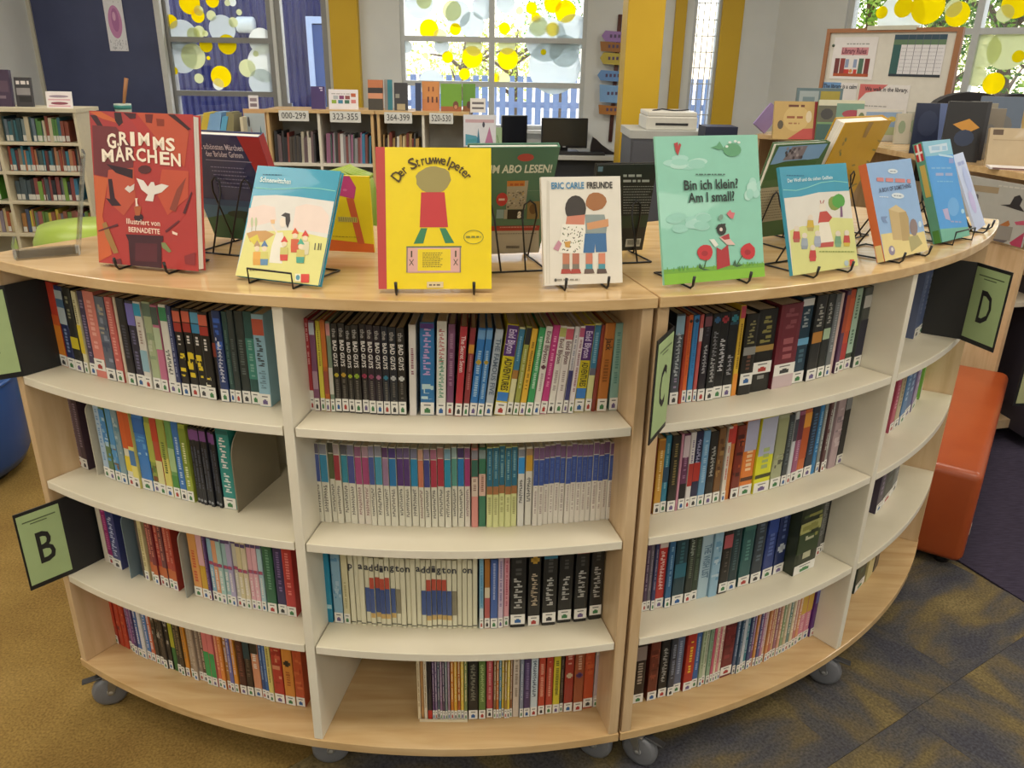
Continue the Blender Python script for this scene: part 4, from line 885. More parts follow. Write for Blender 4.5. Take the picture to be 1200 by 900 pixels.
row('C', 1, .181, '''
356 359 3E8A84 t.2-.8:8ABCB4 h.188
359.3 363.3 B63440 t.5-.95:E0B0B0 h.188
363.6 369 A83038 t.5-.95:E0B0B0 b.0-.22:D8D4CC h.188
369.5 376 7A4A6A b.25-.45:A8889A b.85-.98:B8C0CC h.187
376.3 382 CDBB38 b.1-.9:D8CC4A t.5-.9:8A7A20 h.187
382.4 388 B8622A b.5-.98:C8702E b.2-.45:9A4A3A h.188
388.4 393.5 7C8E7A b.2-.5:D0CCC4 b.85-.98:C88A8A h.187
394 401.3 26221F S.01 x.53-.82:E8E4E0:BAD_GUYS x.85-.95:A09C98:the o.43:C8B83A t.12-.38:6A665F
401.6 409.4 26221F S.01 x.53-.82:E8E4E0:BAD_GUYS x.85-.95:A09C98:the o.43:D0A83A t.12-.38:6A665F
409.7 416.5 26221F S.01 x.53-.82:E8E4E0:BAD_GUYS x.85-.95:A09C98:the o.43:B8C83A t.12-.38:6A665F
416.8 425.2 26221F S.01 x.53-.82:E8E4E0:BAD_GUYS x.85-.95:A09C98:the o.43:9AB83A t.12-.38:6A665F
425.5 433.4 231C20 S.01 x.53-.82:E8E4E0:BAD_GUYS x.85-.95:A09C98:the o.43:A83A5A t.12-.38:6A665F
433.7 441.8 2A1F2A S.01 x.53-.82:E8E4E0:BAD_GUYS x.85-.95:A09C98:the o.43:9A4A6A t.12-.38:6A665F
442.1 450.2 271F2A S.01 x.53-.82:E8E4E0:BAD_GUYS x.85-.95:A09C98:the o.43:A86A8A t.12-.38:6A665F
450.5 458.4 1F2330 S.01 x.53-.82:E8E4E0:BAD_GUYS x.85-.95:A09C98:the o.43:3A8AA8 t.12-.38:6A665F
458.7 467.5 1E222B S.01 x.53-.82:E8E4E0:BAD_GUYS x.85-.95:A09C98:the o.43:C8CACC t.12-.38:6A665F
467.8 477 26221F S.01 x.53-.82:E8E4E0:BAD_GUYS x.85-.95:A09C98:the o.43:D8DAD8 t.12-.38:6A665F
480 488.3 DDD8D4 t.45-.75:8A4A5A n l1 h.187
492.5 509 2E74AE m.4-.96:C0A0D0 b.94-.99:5A3A8A c.15-.4:B8D4D8:2E74AE l1 h.19
511 522.3 DEDDD6 m.55-.92:B86A6A m.2-.62:5A9A7A l1.5 h.19
522.8 531 7A4A6E t.3-.9:A8849C l2 h.185
532.6 541 B5303C x.5-.9:E8D0D0:The_Secret_Seven l4 h.186
542 548.8 8A3036 t.3-.7:B87A7A b.72-.82:D0963A l5
549.3 558.4 2F76BC t.2-.75:A8C8E0 o.62:C8A83A b.88-.98:6A9AC8 l6
558.7 566.2 3478BA t.2-.75:A8C8E0 o.62:C8A83A b.88-.98:6A9AC8 l6
567 576.3 AEB9C4 x.25-.9:5C6C80:THE_FAMOUS_FIVE l7
578.6 592.4 D8C92C b.66-.99:522A78 b.16-.26:3A7CC8 x.69-.95:D8C8E8:Enid_Blyton x.28-.64:4A4420:ADVENTURES l7.5 h.184
592.8 600 D9D6A8 b.5-.98:37789A b.42-.52:A8783A t.6-.9:8AB8CC l7.5
600.4 607 9CA04A b.8-.98:2A2A2C t.3-.75:C8CC98 l7.5
607.3 614.3 E0B23A t.3-.85:8A6A20 l7.5
615 623 3A9A5C c.3-.95:6ABA80:2E8A4C t.3-.9:C0E0C8 l7.5
623.6 631.5 E0DCD4 x.6-.95:7A5A60:Enid_Blyton t.25-.5:A89A98 o.55:6A3A4A l7
632 640.4 C03A80 t.3-.9:E89AC0 l7
641 648.8 E0DCD4 b.88-.98:B8B86A x.58-.86:7A5A60:Enid_Blyton t.25-.5:A89A98 l6.5
649.2 658.4 E2DCD8 b.86-.98:C85A6A x.58-.84:7A5A60:Enid_Blyton t.25-.5:A89A98 l6
659 664.6 D8D4D4 b.0-.5:3A3A6E t.5-.9:8A8A9A l6
664.9 671 E0D8DA b.88-.98:B85A7A t.25-.85:9A6A7A l5.5
672 683.8 D8C92C b.6-.99:522A78 b.16-.28:3A7CC8 x.63-.93:D8C8E8:Enid_Blyton x.3-.58:4A4420:ADVENTURES l4.5 h.184
685 692.6 D9DA9A b.5-.98:37789A b.42-.5:6A6A7A t.55-.9:8AB8CC l4
692.8 697.5 8A3A2E n l4
698 709.6 B87232 x.7-.84:4A3220:Jack t.3-.6:8A5220 l3 h.184
713 723 86AFA6 t.3-.9:5A8A84 l1 h.184
''')
row('C', 2, .183, '''
372.5 380.6 DDDACB b.52-.86:4A5C9C b.87-.99:6A6478 m.12-.48:6A6660 S-.3
381 389.6 DDDACB b.52-.86:3A8AB0 b.87-.99:8A8A94 m.12-.48:6A6660 S-.3
390 396.4 DDDACB b.55-.86:5A6240 b.87-.99:4A4A40 m.12-.48:6A6660 S-.3
396.8 403.8 DDDACB b.55-.86:A03844 b.87-.99:A89A9C m.12-.48:6A6660 S-.3
404.2 411.6 DDDACB b.52-.86:3A8CA4 b.87-.99:5A5A64 m.12-.48:6A6660 S-.3
412 419.8 DDDACB b.52-.86:4A5494 b.87-.99:7A7A90 m.12-.48:6A6660 S-.3
420.2 427.8 DDD6CB b.52-.86:A84C7C b.87-.99:8A5A7A m.12-.48:9A7A78 S-.3
428.2 436 DDD6CB b.52-.86:A84C7C b.87-.99:A88A9A m.12-.48:9A7A78 S-.3
436.3 442.6 DDDACB b.52-.86:4C5C9E b.87-.99:8A84A0 m.12-.48:6A6660 S-.3
443 451.2 DDDACB b.52-.86:4A96B2 b.87-.99:8A8A98 m.12-.48:6A6660 S-.3
451.5 458.5 DDDACB b.52-.86:9A7C9C b.87-.99:5A3A6A m.12-.48:6A6660 S-.3
458.9 467.3 DDDACB b.52-.86:2E78B2 b.87-.99:4A3A7A m.12-.48:6A6660 S-.3
467.7 475.2 DDDACB b.52-.86:5C3C7C b.87-.99:6A5A84 m.12-.48:6A6660 S-.3
475.5 482.8 DDDACB b.52-.86:5A3E7A b.87-.99:6A5A84 m.12-.48:6A6660 S-.3
483.2 491.4 DDDACB b.52-.86:2E8ABA b.87-.99:7A7A94 m.12-.48:6A6660 S-.3
491.8 498.2 DDDACB b.52-.86:CC7C62 b.87-.99:C89A84 m.12-.48:8A6660 S-.3
498.6 505.6 DDDACB b.52-.86:464A8E b.87-.99:8A7A9A m.12-.48:6A6660 S-.3
506 513.4 DDDACB b.52-.86:B23C52 b.87-.99:A86A84 m.12-.48:6A6660 S-.3
513.8 521.4 DDDACB b.52-.86:B23A4A b.87-.99:A87A7A m.12-.48:6A6660 S-.3
521.8 529.4 DDDACB b.52-.86:2E92B4 b.87-.99:7AA0B4 m.12-.48:6A6660 S-.3
529.8 536.4 DDDACB b.52-.86:5C9C90 b.87-.99:9AB0B0 m.12-.48:6A6660 S-.3
536.8 544.3 DDDACB b.52-.86:2A7ABA b.87-.99:4A3A6A m.12-.48:6A6660 S-.3
544.7 551.3 DDD6CB b.52-.86:A23C74 b.87-.99:8A5A84 m.12-.48:8A6A70 S-.3
552.5 560.3 D89088 b.65-.86:3A6A5C b.4-.64:D8C8B8 b.87-.98:8A8A94 n t.45-.62:9A7A70
561 569.3 3E7A5E b.4-.68:DDB8A8 b.87-.98:8A9A9A n t.45-.66:9A6A5A
570 605 D8DB9E *5 b.52-.99:2E6E8A b.42-.52:A8734A t.6-.95:8AB4BC t.15-.38:A8A870 n h.186
605.6 613.3 DDDCD6 b.68-.88:3A94D8 b.89-.98:8A8E98 m.3-.6:4A4A4A n
614.5 622.5 DDDAD0 b.7-.9:D0A23A b.9-.98:A8886A m.3-.62:4A4A4A n
623 715.5 E0DBD2 *15 b.52-.84:3E559E b.85-.99:7A5A80 t.15-.5:A89894 t.56-.8:5A72B4 n h.184
''', 1.596)
pad = 'paddingtonpaddington'
prow = ['381.8 391 1F86AA n b.2-.26:A8D0DC h.182', '392.5 403 86AEC8 c.3-.95:5C90B8:A8C4D8 h.182', '404 411.5 D4CDA8 t.2-.6:A8A070 h.18']
xx = 412.3; wpad = 5.9; k = 0
seq = 'p aaddington addigton on n'
for k in range(25):
    tk = 'S-.3 b.03-.045:4A4A40 '
    if seq[k] != ' ': tk += 'g.86:33343E:%s ' % seq[k]
    j = k-3 if k < 14 else k-14
    if (3 <= k <= 9) or (14 <= k <= 20):
        q = j if k < 14 else j
        if 1 <= q <= 4: tk += 'b.56-.72:B8503E '
        if 0 <= q <= 6: tk += 'b.2-.56:%s ' % ('4A5E96', '465A92', '40548C', '3E528A', '445890', '4A5E94', '8A8470')[q]
        if 1 <= q <= 5: tk += 'b.13-.2:C8A86A '
    prow.append('%.1f %.1f DBD7BE %s h.178' % (xx, xx+wpad-.2, tk)); xx += wpad
row('C', 3, .178, '\n'.join(prow)+'''
561.6 566.6 7EB0CC b.0-.3:C8D4D8 t.3-.9:4A86B0
567.5 574 A87030 b.0-.45:B05A58 b.45-.6:D8CCB0
574.5 582.8 4664A8 t.4-.95:B0BCD8
583.2 589.5 C8B4C8 t.3-.95:7A6A9A
590 596.5 D89AA4 t.3-.95:B04A64
597.5 615 1F1F1F S.04 m.28-.7:B0B0AC t.7-.95:4A4A48 h.185
618 631.8 22211F m.3-.75:B8A890 o.94:C8A040 h.185
634.5 650.5 1F1F1F S.04 m.26-.68:B0B0AC t.75-.95:4A4A48 b.94-.98:3A7A98 h.185
653 669 1F1F1F S.04 m.28-.66:B0B0AC t.75-.95:4A4A48 h.185
671.6 686.6 1F1F1F S.04 m.3-.72:B0B0AC t.75-.95:4A4A48 b.95-.99:B05A5A h.185
689.6 704 1F1F1F S.06 m.3-.74:B0B0AC t.78-.95:4A4A48 h.185
''')
row('C', 4, .172, '''
490 501.5 D6C8A8,B88A5A,D8D0BC *3 n t.2-.9:9A7A4A h.178
501.8 507 2A2224 b.0-.15:C03A2E n
507.3 528 5A3E6A,7A6A8A,5A6A74,8A6A8A,4A3A52,7A8A8A,9A7A90 *7 t.3-.95:C8C0CC h.176
528.4 548 C87A2E,D8A83A,A85A2A,E0C050,7A8A5A *5 t.3-.95:F0E0B0 h.176
549 560 22201F S-.0 m.3-.9:8A8A7A h.176
561 569 5E7A3E m.3-.9:B8C88A h.176
570 577.6 B84A52 t.3-.9:E0A0A0 h.176
578 600 8A6A4A,C8742E,4A8AA8,D8B83A,A88A4A,E0C84A,8A5A3A *7 t.3-.95:E8E0C8 h.174
600.4 608 CFC2B4 t.3-.95:8A7A6A n
608.3 612.7 8A94A8 t.3-.9:C8CCD4
613 620.5 4A3A64 t.3-.9:8A7AA4
620.8 629 C8D4DC m.3-.9:3A4A64 h.177
630 637.5 B8432E t.3-.9:E0A890
638.7 646.5 B03E2C t.3-.9:E0A890
647 654.8 CFC038 t.3-.9:6A6A2A
655 659.3 3A2E26 t.3-.9:7A6A5A
660 670.2 9A3428 o.62:D8C8A8 t.7-.95:D0A090
670.8 681.6 9A5030 o.62:5A3A6A t.7-.95:D0A890
682.7 694 BC4C2A S.02 c.5-.95:C86038:A84022 h.174
695 700 D4CCC8 b.2-.9:B8A8B0
''')
row('R', 1, .185, '''
783 793 4A5058 b.78-.98:8FB0C4 m.3-.8:C0C8CC t.15-.3:9A8AA8 h.195
794 798 A83A20 n h.186
798.3 803.6 D8682E o.93:3A2A20 t.3-.9:C0502A h.186
804 810.4 3A84C0 o.94:2A3A58 t.3-.9:2E6CA8 h.186
810.7 815 C05A58 b.7-.85:C8C0C0 h.189
815.5 824 231E28 b.86-.97:7A4A54 m.3-.65:B0B0B4 t.7-.85:4A4A54
824.4 833.8 17191C o.93:3A6A98 m.2-.5:B0B0B0 m.5-.8:8A8A90
834.2 844.8 16181B o.92:A83A44 m.3-.7:C8C8CC h.187
845.2 855.8 16191D o.92:3A8A98 m.25-.5:9A9AA0 b.85-.88:2A4A5A h.188
856.3 862 D9B23A b.0-.25:E0903A b.86-.99:C04A5A t.3-.8:7A5A1A S-.3 h.195
863 877.6 1D1C1B S.12 b.5-.6:8A8A86 m.62-.92:8A8458 t.3-.5:6A4A3A h.18
878 900 1B1B1A S.22 b.5-.57:A8884A m.62-.92:8A8448 t.1-.2:8A8A86 h.183
901.5 926.5 6E2834 S.15 b.0-.2:C8B4B8 m.62-.95:8A4A52 t.3-.6:A05A60 h.186
927 940.5 1E3A4C b.9-.98:D8D8D8 b.45-.53:6AA4C8 m.62-.86:9AA4A8 t.2-.4:4A6A7A h.193
942 954 26282A b.45-.58:B8803A m.62-.9:A8A8A0 h.192
955 963.4 2A2D2C b.47-.6:A8C0A0 m.62-.9:A8A8A0 h.193
963.8 970 6A7074 t.3-.9:9AA0A4 h.193
970.4 974.5 D0B8B0 n h.192
976 980.8 5A3A5A b.5-.95:A84A30 h.19
981 988.3 C04A2C b.0-.35:B03A3A b.5-.9:C85A34 h.193
988.7 996.3 3A4A3A b.2-.98:A8C4B0 t.3-.9:5A7A64 h.194
997 1006 4A504E b.75-.9:C8C8C4 b.1-.6:23253A h.19
1006.5 1018.5 343A5C b.25-.6:6A7A84 b.88-.98:A8AAB4 o.6:8A9A94 h.192
''')
row('R', 2, .182, '''
759.5 764 7A2E24 n
764.3 772.3 C8963A t.3-.9:E8D098 b.85-.98:A8702A
773 779.8 2E7A98 t.3-.9:8AB8C4 b.4-.6:2A4A64
780.2 789.8 26241F t.3-.9:8A7A4A
790 793 C48AA0 n
793.3 801 6A3A5A b.0-.35:1E1A1E b.7-.98:C8B8C0 t.4-.7:A87A9A
801.3 807.3 D8D4D4 b.3-.6:B03A34 t.6-.9:7A6A8A
807.6 815.8 2A2A4A b.35-.6:B0342C m.6-.9:A8A8C8
816 823.8 6C9CC4 t.3-.9:A8C8DC
824.2 833.3 262422 m.4-.8:B0B0AC h.178
834 842 7A5634 c.3-.9:9A7A4A:5A3A24
843 848 D8D0C4 b.8-.98:B83A34 t.3-.75:C03A2E
848.3 854 C87A3A b.75-.98:C03A34 n
854.4 864 7A2E22 c.3-.9:B0522A:4A1E1A
865 879.8 E08038 b.6-.99:B0B0CC b.2-.25:5A3A2A t.3-.6:F0C89A h.185
880.4 899 DEDE34 b.5-.99:B4B8D0 b.2-.25:4A4A2A t.25-.6:A8B87A h.188
900 912.3 A8AC8A b.4-.95:9CA078 c.2-.5:5A5A4A:A8AC8A h.188
912.7 919 3A4246 t.3-.9:6A7478
919.4 924 C8CCD0 b.6-.9:4A4A54
924.4 931 9A5A7A b.6-.95:6A2E3E t.3-.6:C89AB0
931.4 940 C86A3A b.3-.9:B8562A b.75-.95:E09A3A
941 950 1E2C40 t.3-.9:4A6A8A
950.3 955 2C78B0 t.3-.9:8AB4D0 S-.3
955.4 967.3 8A9290,5A3A3E,A8AAA8 *3 t.3-.9:C8CCC8
968.7 977.3 B09AA0 c.3-.9:8A7A84:C8B8BC n
977.7 985.8 1C1B20 b.8-.98:8A8C90
986.2 992.5 B85A48 t.3-.9:D89A8A
''')
row('R', 3, .18, '''
747.5 766 6A4634,4E3A58,6A6470,343A66 *4 t.3-.9:A89AA8
767 776.8 B8322C m.25-.85:E8C8C0 b.9-.98:D8C8C0
777.2 784 2E6490 t.3-.9:8AB0CC
786 799.6 1E3E4A b.4-.6:2E6A7E t.6-.9:3A6A74 h.184
800.4 808.6 26302A t.3-.9:6A7464 m.7-.95:9AA49A
809 816 2E3E30 t.3-.9:5A6A58
816.4 828.6 A6C0CE x.3-.8:5A7A92:THE_WISH_LIST S-.3 h.186
829 838.8 8FB4CC c.2-.9:6A9ABC:B8CCD8 S-.3
840 850.3 24211F b.7-.9:A8525A t.3-.65:5A544E S.02
850.8 861 22383E t.3-.9:4A6468
864 877.3 2C5A5A t.3-.9:5A8A84 b.85-.95:3A6A64
878 890 2E3A44 t.3-.9:5A6A78
892 904 283C7E b.7-.95:2E4690 t.3-.7:5A6EAC
905 917 22305E o.4:B8C0C8 t.5-.9:5A6A9A
917.6 942.5 26301F b.6-.75:A8A868 b.3-.6:34442A t.2-.55:B8B89A c.5-.9:4A5A34:8A8A4A:26301F d-.03 h.19
943.5 953.5 4A4C48 t.3-.9:7A7C78
953.8 963.5 5A5C5A,3E403E *2 t.3-.9:8A8C8A
963.8 972 2A2A28 *2 t.3-.9:6A6A68
''')
row('R', 4, .172, '''
740.5 753 2A1E1A b.72-.95:8A7A74 t.3-.68:A89A8A
757 768 6A3022 c.3-.95:8A4430:5A2418
770 779.8 1E1C1B m.25-.85:A8A8A4
780.4 787.8 3A3E48 t.3-.9:8A90A0
788 797 5C6680 t.3-.9:9AA4B8
799 809.6 A83028 b.3-.8:B8402A t.3-.85:E0B83A
810 816.4 3A62A0 t.3-.9:A0B4D4
816.8 830 A8B89A,C8CCB8,8AA890 *3 t.3-.95:6A7A5A
830.4 843 C8607A,DCD0B8,D88A94,E0D4C0 *4 t.3-.9:A84A5A
843.5 856.5 6E2026 S.03 c.3-.95:8A343A:5A181E
857 876.5 4A5A7A,2E4E6A,C8CCD4,2A7A8A,3E4A74 *5 t.3-.95:A8B8C8
877 893 7A4A7A,C88A4A,5A5A8A,B07A9A,D8B890 *5 t.3-.95:D8C8D8
893.4 910 C88A5A,B86A5A,C8A07A,9A6A7A,D0A08A *5 t.3-.95:E8D8C0
910.4 933 8AA07A,C8B89A,6A8A84,D8C8A8,C07A7A,D89A70 *6 t.3-.95:F0E8D8
933.4 946.4 D88AA0 *2 b.5-.95:D8B04A t.2-.5:E8C0C8 h.178
946.8 955 5A2A78 b.6-.95:6A6AB0 h.176
956.6 966.6 A8283A t.3-.9:C8606A n h.182
''', 1.61)
row('F', 1, .18, '''
1069.5 1075 5E6A8C t.3-.9:8A94B0
1075.3 1082 54648E t.3-.9:8A94B0
''')
row('F', 2, .18, '''
1041 1046 B04A64 t.3-.9:D89AA8
1046.3 1052 B8A888 t.3-.9:8A7A5A
1052.3 1058.5 4A7AAC t.3-.9:A8C0DC
1058.8 1065.5 3A5E94 t.3-.9:9AB0D0
1065.8 1071.5 8A7AA4 t.3-.9:C0B4D0
1075 1081 7AB84A b.0-.2:E0E4D8 n
''')
row('F', 3, .165, '''
1024 1031 3E344A t.3-.9:8A7A9A
1031.3 1043 1F2A2A t.3-.9:4A5A5A
1043.3 1049 6A7074 t.3-.9:9AA0A4
''')
row('F', 4, .165, '''
1001 1013 1E3A34 t.3-.9:4A6A60
1013.5 1021.5 C8BE8A t.3-.9:9A8A5A n
1022 1028 3A3834 n
''')
# ---------------- bookends and dividers standing among the books
def bookend(label, px, z, R, H, D, mat, foot=.07, lean=0., fd=1, c=.02):
    a = px_angle(px, z, R); p = arc(a, R, z+.0005); e = empty('bookend', p, 0, label, 'bookend', 'bookends in the curved bookcases', rot=(0, 0, a))
    n = 8
    prof = [(0, 0), (0, H-c)]+[(c-c*math.cos(math.pi/2*i/n), H-c+c*math.sin(math.pi/2*i/n)) for i in range(1, n+1)]+[(D, H), (D, 0)]
    m = len(prof); vs = [(x, y, q) for x in (-.0012, .0012) for y, q in prof]
    pyd('plate', vs, [tuple(range(m)), tuple(range(2*m-1, m-1, -1))]+[(i, (i+1) % m, (i+1) % m+m, i+m) for i in range(m)], mat, e)
    box('foot', (min(0, fd*foot), max(0, fd*foot), .02, D, .0, .0016), mat, e)
    return e
bookend('cream plastic bookend on the second shelf beside two purple books', 114.5, Z2, 1.605, .178, .13, M('CFC9B8', .4), .02)
bookend('blue grey metal bookend behind the navy book on the third shelf', 154, Z3, 1.615, .172, .13, M('7E909C', .35, .3), .02)
bookend('translucent grey bookend before the pastel book set, third shelf', 219, Z3, 1.615, .172, .13, M('A9ADA8', .3, .2), .02)
bookend('beige rounded bookend beside the two grey blue books, end bay', 1093, Z1, 1.62, .15, .1, M('B5AA94', .45), .05, fd=-1, c=.045)
bookend('grey brown rounded bookend against the teal book, second shelf', 279.3, Z2, 1.607, .186, .17, M('8A8270', .5), .05, fd=-1, c=.06)
e = empty('book_box', arc(px_angle(520, ZB, 1.605), 1.605, ZB+.0004), px_angle(520, ZB, 1.605), 'open cream slipcase tray under the thin books on the bottom shelf', 'slipcase'); 
box('tray', (-.055, .055, -.004, .0, 0, .005), M('DDD2B4', .6), e)
# ================================================================== letter signs stuck between the books
CARD = M('1B1C1E', .45); GREENP = M('A9C08A', .7); INK = M('1E1E1E', .6)
def sign(label, z, path, H, seg, letter, flip, drop=0.):
    """bent card on edge: path of (R, angle), green paper on segment seg; flip = the face towards larger angle"""
    pts = [arc(a, R) for R, a in path]; root = empty('letter_sign', (pts[0].x, pts[0].y, z+.001), 0, label, 'sign', 'letter signs on the shelves')
    o = Vector((pts[0].x, pts[0].y, 0)); q = [p-o for p in pts]; n = len(q); t = .0012
    nrm = []
    for i in range(n):
        d = (q[min(i+1, n-1)]-q[max(i-1, 0)]).normalized(); nrm.append(Vector((-d.y, d.x, 0)))
    vs = []
    for i in range(n):
        for s in (-1, 1):
            for zz in (0, H): v = q[i]+nrm[i]*(t*s); vs.append((v.x, v.y, zz-drop*i/(n-1)))
    fs = []
    for i in range(n-1):
        b = i*4; c = b+4; fs += [(b, c, c+1, b+1), (b+2, b+3, c+3, c+2), (b+1, c+1, c+3, b+3), (b, b+2, c+2, c)]
    fs += [(0, 1, 3, 2), ((n-1)*4, (n-1)*4+2, (n-1)*4+3, (n-1)*4+1)]
    pyd('card', vs, fs, CARD, root)
    a, b = q[seg], q[seg+1]; d = b-a; L = d.length; d.normalize()
    x = d if not flip else -d; org = (a if not flip else b)
    f = Vector((0, 0, 1)).cross(x).normalized()     # away from the viewer of the text
    e = bpy.data.objects.new('paper', None)
    mw = Matrix(((x.x, f.x, 0, org.x), (x.y, f.y, 0, org.y), (0, 0, 1, 0), (0, 0, 0, 1)))
    p = box('paper', (.004, L-.004, -.0024, -.0016, .012-drop*.6, H-.008-drop*.6), GREENP, root); p.matrix_local = mw
    text('letter', letter, INK, p, (L*.5, -.0028, H*.47-drop*.6), .115, L*.36, (math.pi/2, 0, 0), .012)
    spine_quads([(L*.14, L*.86, H*.86-drop*.6, H*.875-drop*.6, '5A6A48', 0), (L*.3, L*.66, H*.825-drop*.6, H*.838-drop*.6, '5A6A48', 0)], p, 'small_print', -.0028)
    return root
sign('black card sign with green letter A, top shelf, cut by the picture edge', Z1, [(1.47, -.551), (1.682, -.553), (1.775, -.578)], .2, 1, 'A', True)
sign('black card sign with green letter B panel jutting over the third shelf', Z3, [(1.47, -.549), (1.668, -.5535), (1.765, -.562)], .2, 1, 'B', True)
sign('black card sign with green letter C panel seen nearly edge on', Z1, [(1.5, .2752), (1.692, .2735), (1.765, .236)], .2, 1, 'C', True)
sign('black card sign with green letter D panel in the end bay', Z1, [(1.50, .868), (1.690, .886), (1.778, .852)], .2, 1, 'D', False)
# ================================================================== seats
LEATHER = ramp_mat('orange_vinyl', [(.3, '9C4620'), (.7, 'A44E26')], scale=8, rough=.32, detail=3, bump=.05)
d = Vector((.548, .836, 0)); pr = Vector((-d.y, d.x, 0)); o = Vector((1.47, 2.215, 0))
e = empty('upholstered_bench', o, math.atan2(d.y, d.x), 'long orange vinyl bench beside the end of the curved bookcase', 'bench')
bo = box('upholstery', (0, 1.1, 0, .42, .03, .36), LEATHER, e, .028, 4)
tube('seam_piping', [(.012, .012, .335), (1.088, .012, .335), (1.088, .408, .335), (.012, .408, .335)], .004, LEATHER, e, 6, True)
for x, y in ((.06, .06), (1.04, .06), (.06, .36), (1.04, .36)):
    f = lathe('foot', [(.022, 0), (.022, .032)], M('1C1C1C', .5), e, 12); f.location = (x, y, 0)
box('care_tag', (.14, .165, -.002, .003, .075, .11), M('C9C5BC', .6), e)
p = onz(24, 505, .22)
e = empty('round_ottoman', (p.x-.385, p.y+.05, 0), 0, 'round royal blue ottoman on the ochre carpet', 'ottoman')
BLUEV = ramp_mat('blue_vinyl', [(.3, '1E4686'), (.7, '264E90')], scale=6, rough=.3)
lathe('cushion', [(.27, .03), (.3, .04), (.32, .08), (.325, .2), (.322, .36), (.31, .41), (.27, .43), (.1, .435)], BLUEV, e, 40)
lathe('base', [(.25, 0), (.25, .03)], M('2A2A2C', .5), e, 30)
lathe('piping', [(.322, .378), (.328, .383), (.322, .388)], BLUEV, e, 40)
def pouf(label, loc, r, h, hexc, name='round_stool', ribs=0):
    e = empty(name, loc, 0, label, 'stool', 'lime green stools')
    mt = ramp_mat('lime_vinyl', [(.3, '8FA63A'), (.7, '9FB548')], scale=6, rough=.4)
    lathe('seat', [(r*.86, h*.55), (r*.98, h*.6), (r, h*.75), (r*.97, h*.92), (r*.85, h), (r*.2, h*1.02)], mt, e, 28)
    lathe('base', [(r*.6, 0), (r*.62, .03), (r*.3, h*.2), (r*.8, h*.55)], M('55602C', .5), e, 20)
    for i in range(ribs):
        y = -r*.8+1.6*r*i/(ribs-1); w = math.sqrt(max(0, r*r*.8-y*y))
        tube('rib', [(-w, y, h*.99), (0, y, h*1.03), (w, y, h*.99)], .008, mt, e, 6)
    return e
p = at(97, 232, 3.7); pouf('lime green round stool behind the red fairy tale book', (p.x, 3.7, 0), .24, .80, '')
p = at(404, 196, 4.4); pouf('lime green ribbed stool before the number shelves', (p.x, 4.4, 0), .165, .955, '', ribs=9)
# ================================================================== book stock too small to tell apart
BK = ['3A3E4A', '6A4A48', '8A8A84', '2E4A5A', 'A89A80', '5A3A40', '7A8A8A', 'B8B0A0', '2A2A30', '8A5A50', '4A5A48', 'C8C0B0', '6A5A7A', '3A6A8A', '9A3A34', 'D0C8B8']
class Stock:
    def __init__(s): s.v = []; s.f = []; s.mi = []; s.mats = []
    def add(s, x0, x1, y0, y1, z0, z1, h, lean=0.):
        m = M(h, .5)
        if m not in s.mats: s.mats.append(m)
        b = len(s.v); s.v += [(x+lean*(z-z0), y, z) for x, y, z in boxv(x0, x1, y0, y1, z0, z1)]
        for f in BOXF: s.f.append(tuple(b+i for i in f)); s.mi.append(s.mats.index(m))
    def row(s, x0, x1, y, z, h, cols, seed, w=(.012, .03), depth=.15, stick=True, lean=.05):
        r = random.Random(seed); x = x0
        while x < x1-.012:
            t = min(x1-x, r.uniform(*w)); hh = h*r.uniform(.78, 1.); yy = y+r.uniform(0, .012); l = lean*r.uniform(.3, 1); c = r.choice(cols)
            s.add(x, x+t-.001, yy, yy+depth, z, z+hh, c, l)
            if stick and r.random() < .75: s.add(x+.001, x+t-.002, yy-.001, yy, z+.004, z+.04, 'D8D6D0', l)
            x += t
    def build(s, name, parent=None, label=None, cat=None):
        o = pyd(name, s.v, s.f, s.mats, parent, mi=s.mi); o['kind'] = 'stuff'
        if label: o['label'] = label; o['category'] = cat
        return o
CREAM = M('CFC6AC', .5); CREAMD = M('B4AC96', .6)
# ---- pale bookcase by the dark panel
YB = 5.6; x1 = at(97, 180, YB).x; x0 = x1-1.12; zt = 1.185
e = empty('pale_bookcase', (x0, YB, 0), 0, 'pale cream bookcase with four visible shelves beside the dark navy panel', 'bookcase')
W = x1-x0
box('top', (-.01, W+.01, -.01, .30, zt-.025, zt), CREAM, e); box('back_panel', (.02, W-.02, .28, .295, .05, zt-.025), CREAMD, e)
for x in (0, W/2-.01, W-.02): box('side_panel', (x, x+.02, 0, .28, 0, zt-.025), CREAM, e)
LZ = [.13, .345, .57, .77, .965]
for z in LZ:
    for a, b in ((.02, W/2-.01), (W/2+.01, W-.02)): box('shelf', (a, b, 0, .278, z-.018, z), CREAM, e)
st = Stock(); LC = [['4A5A5C', '7A8C90', 'A89A84', '3A6A78', '8A4A3C', '5A8A4C', '6A7A8A', '2E4A52', 'C8BEA4'], ['9A4A3A', '6A3A3A', '4A5A5A', '3A7A90', 'B07A5A', '8A7A6A', '2A3A44'], ['8A4A4A', '4A5A64', '3A7AA0', '2A2E38', '6A6A70', '7AA04A'], ['8A5A4A', 'A87A4A', '4A5A7A', 'C8B84A', '6A8A4A', '9A5A5A', '6A6A7A']]
for i, z in enumerate(LZ[1:][::-1]):
    for k, (a, b) in enumerate(((.03, W/2-.03), (W/2+.02, W-.04))):
        cols = LC[i] if k else (['C8A83A', '5AA03A', '7AB84A'] if i == 2 else ['B89A6A', 'C8B890', 'A85A3A', '7A6A5A', '8A8090'])
        st.row(x0+a, x0+b-(0 if i % 2 else .06), YB+.05, z+.001, .165, cols, i*7+k)
st.build('shelved_books', None, 'small upright books filling the pale cream bookcase', 'books')
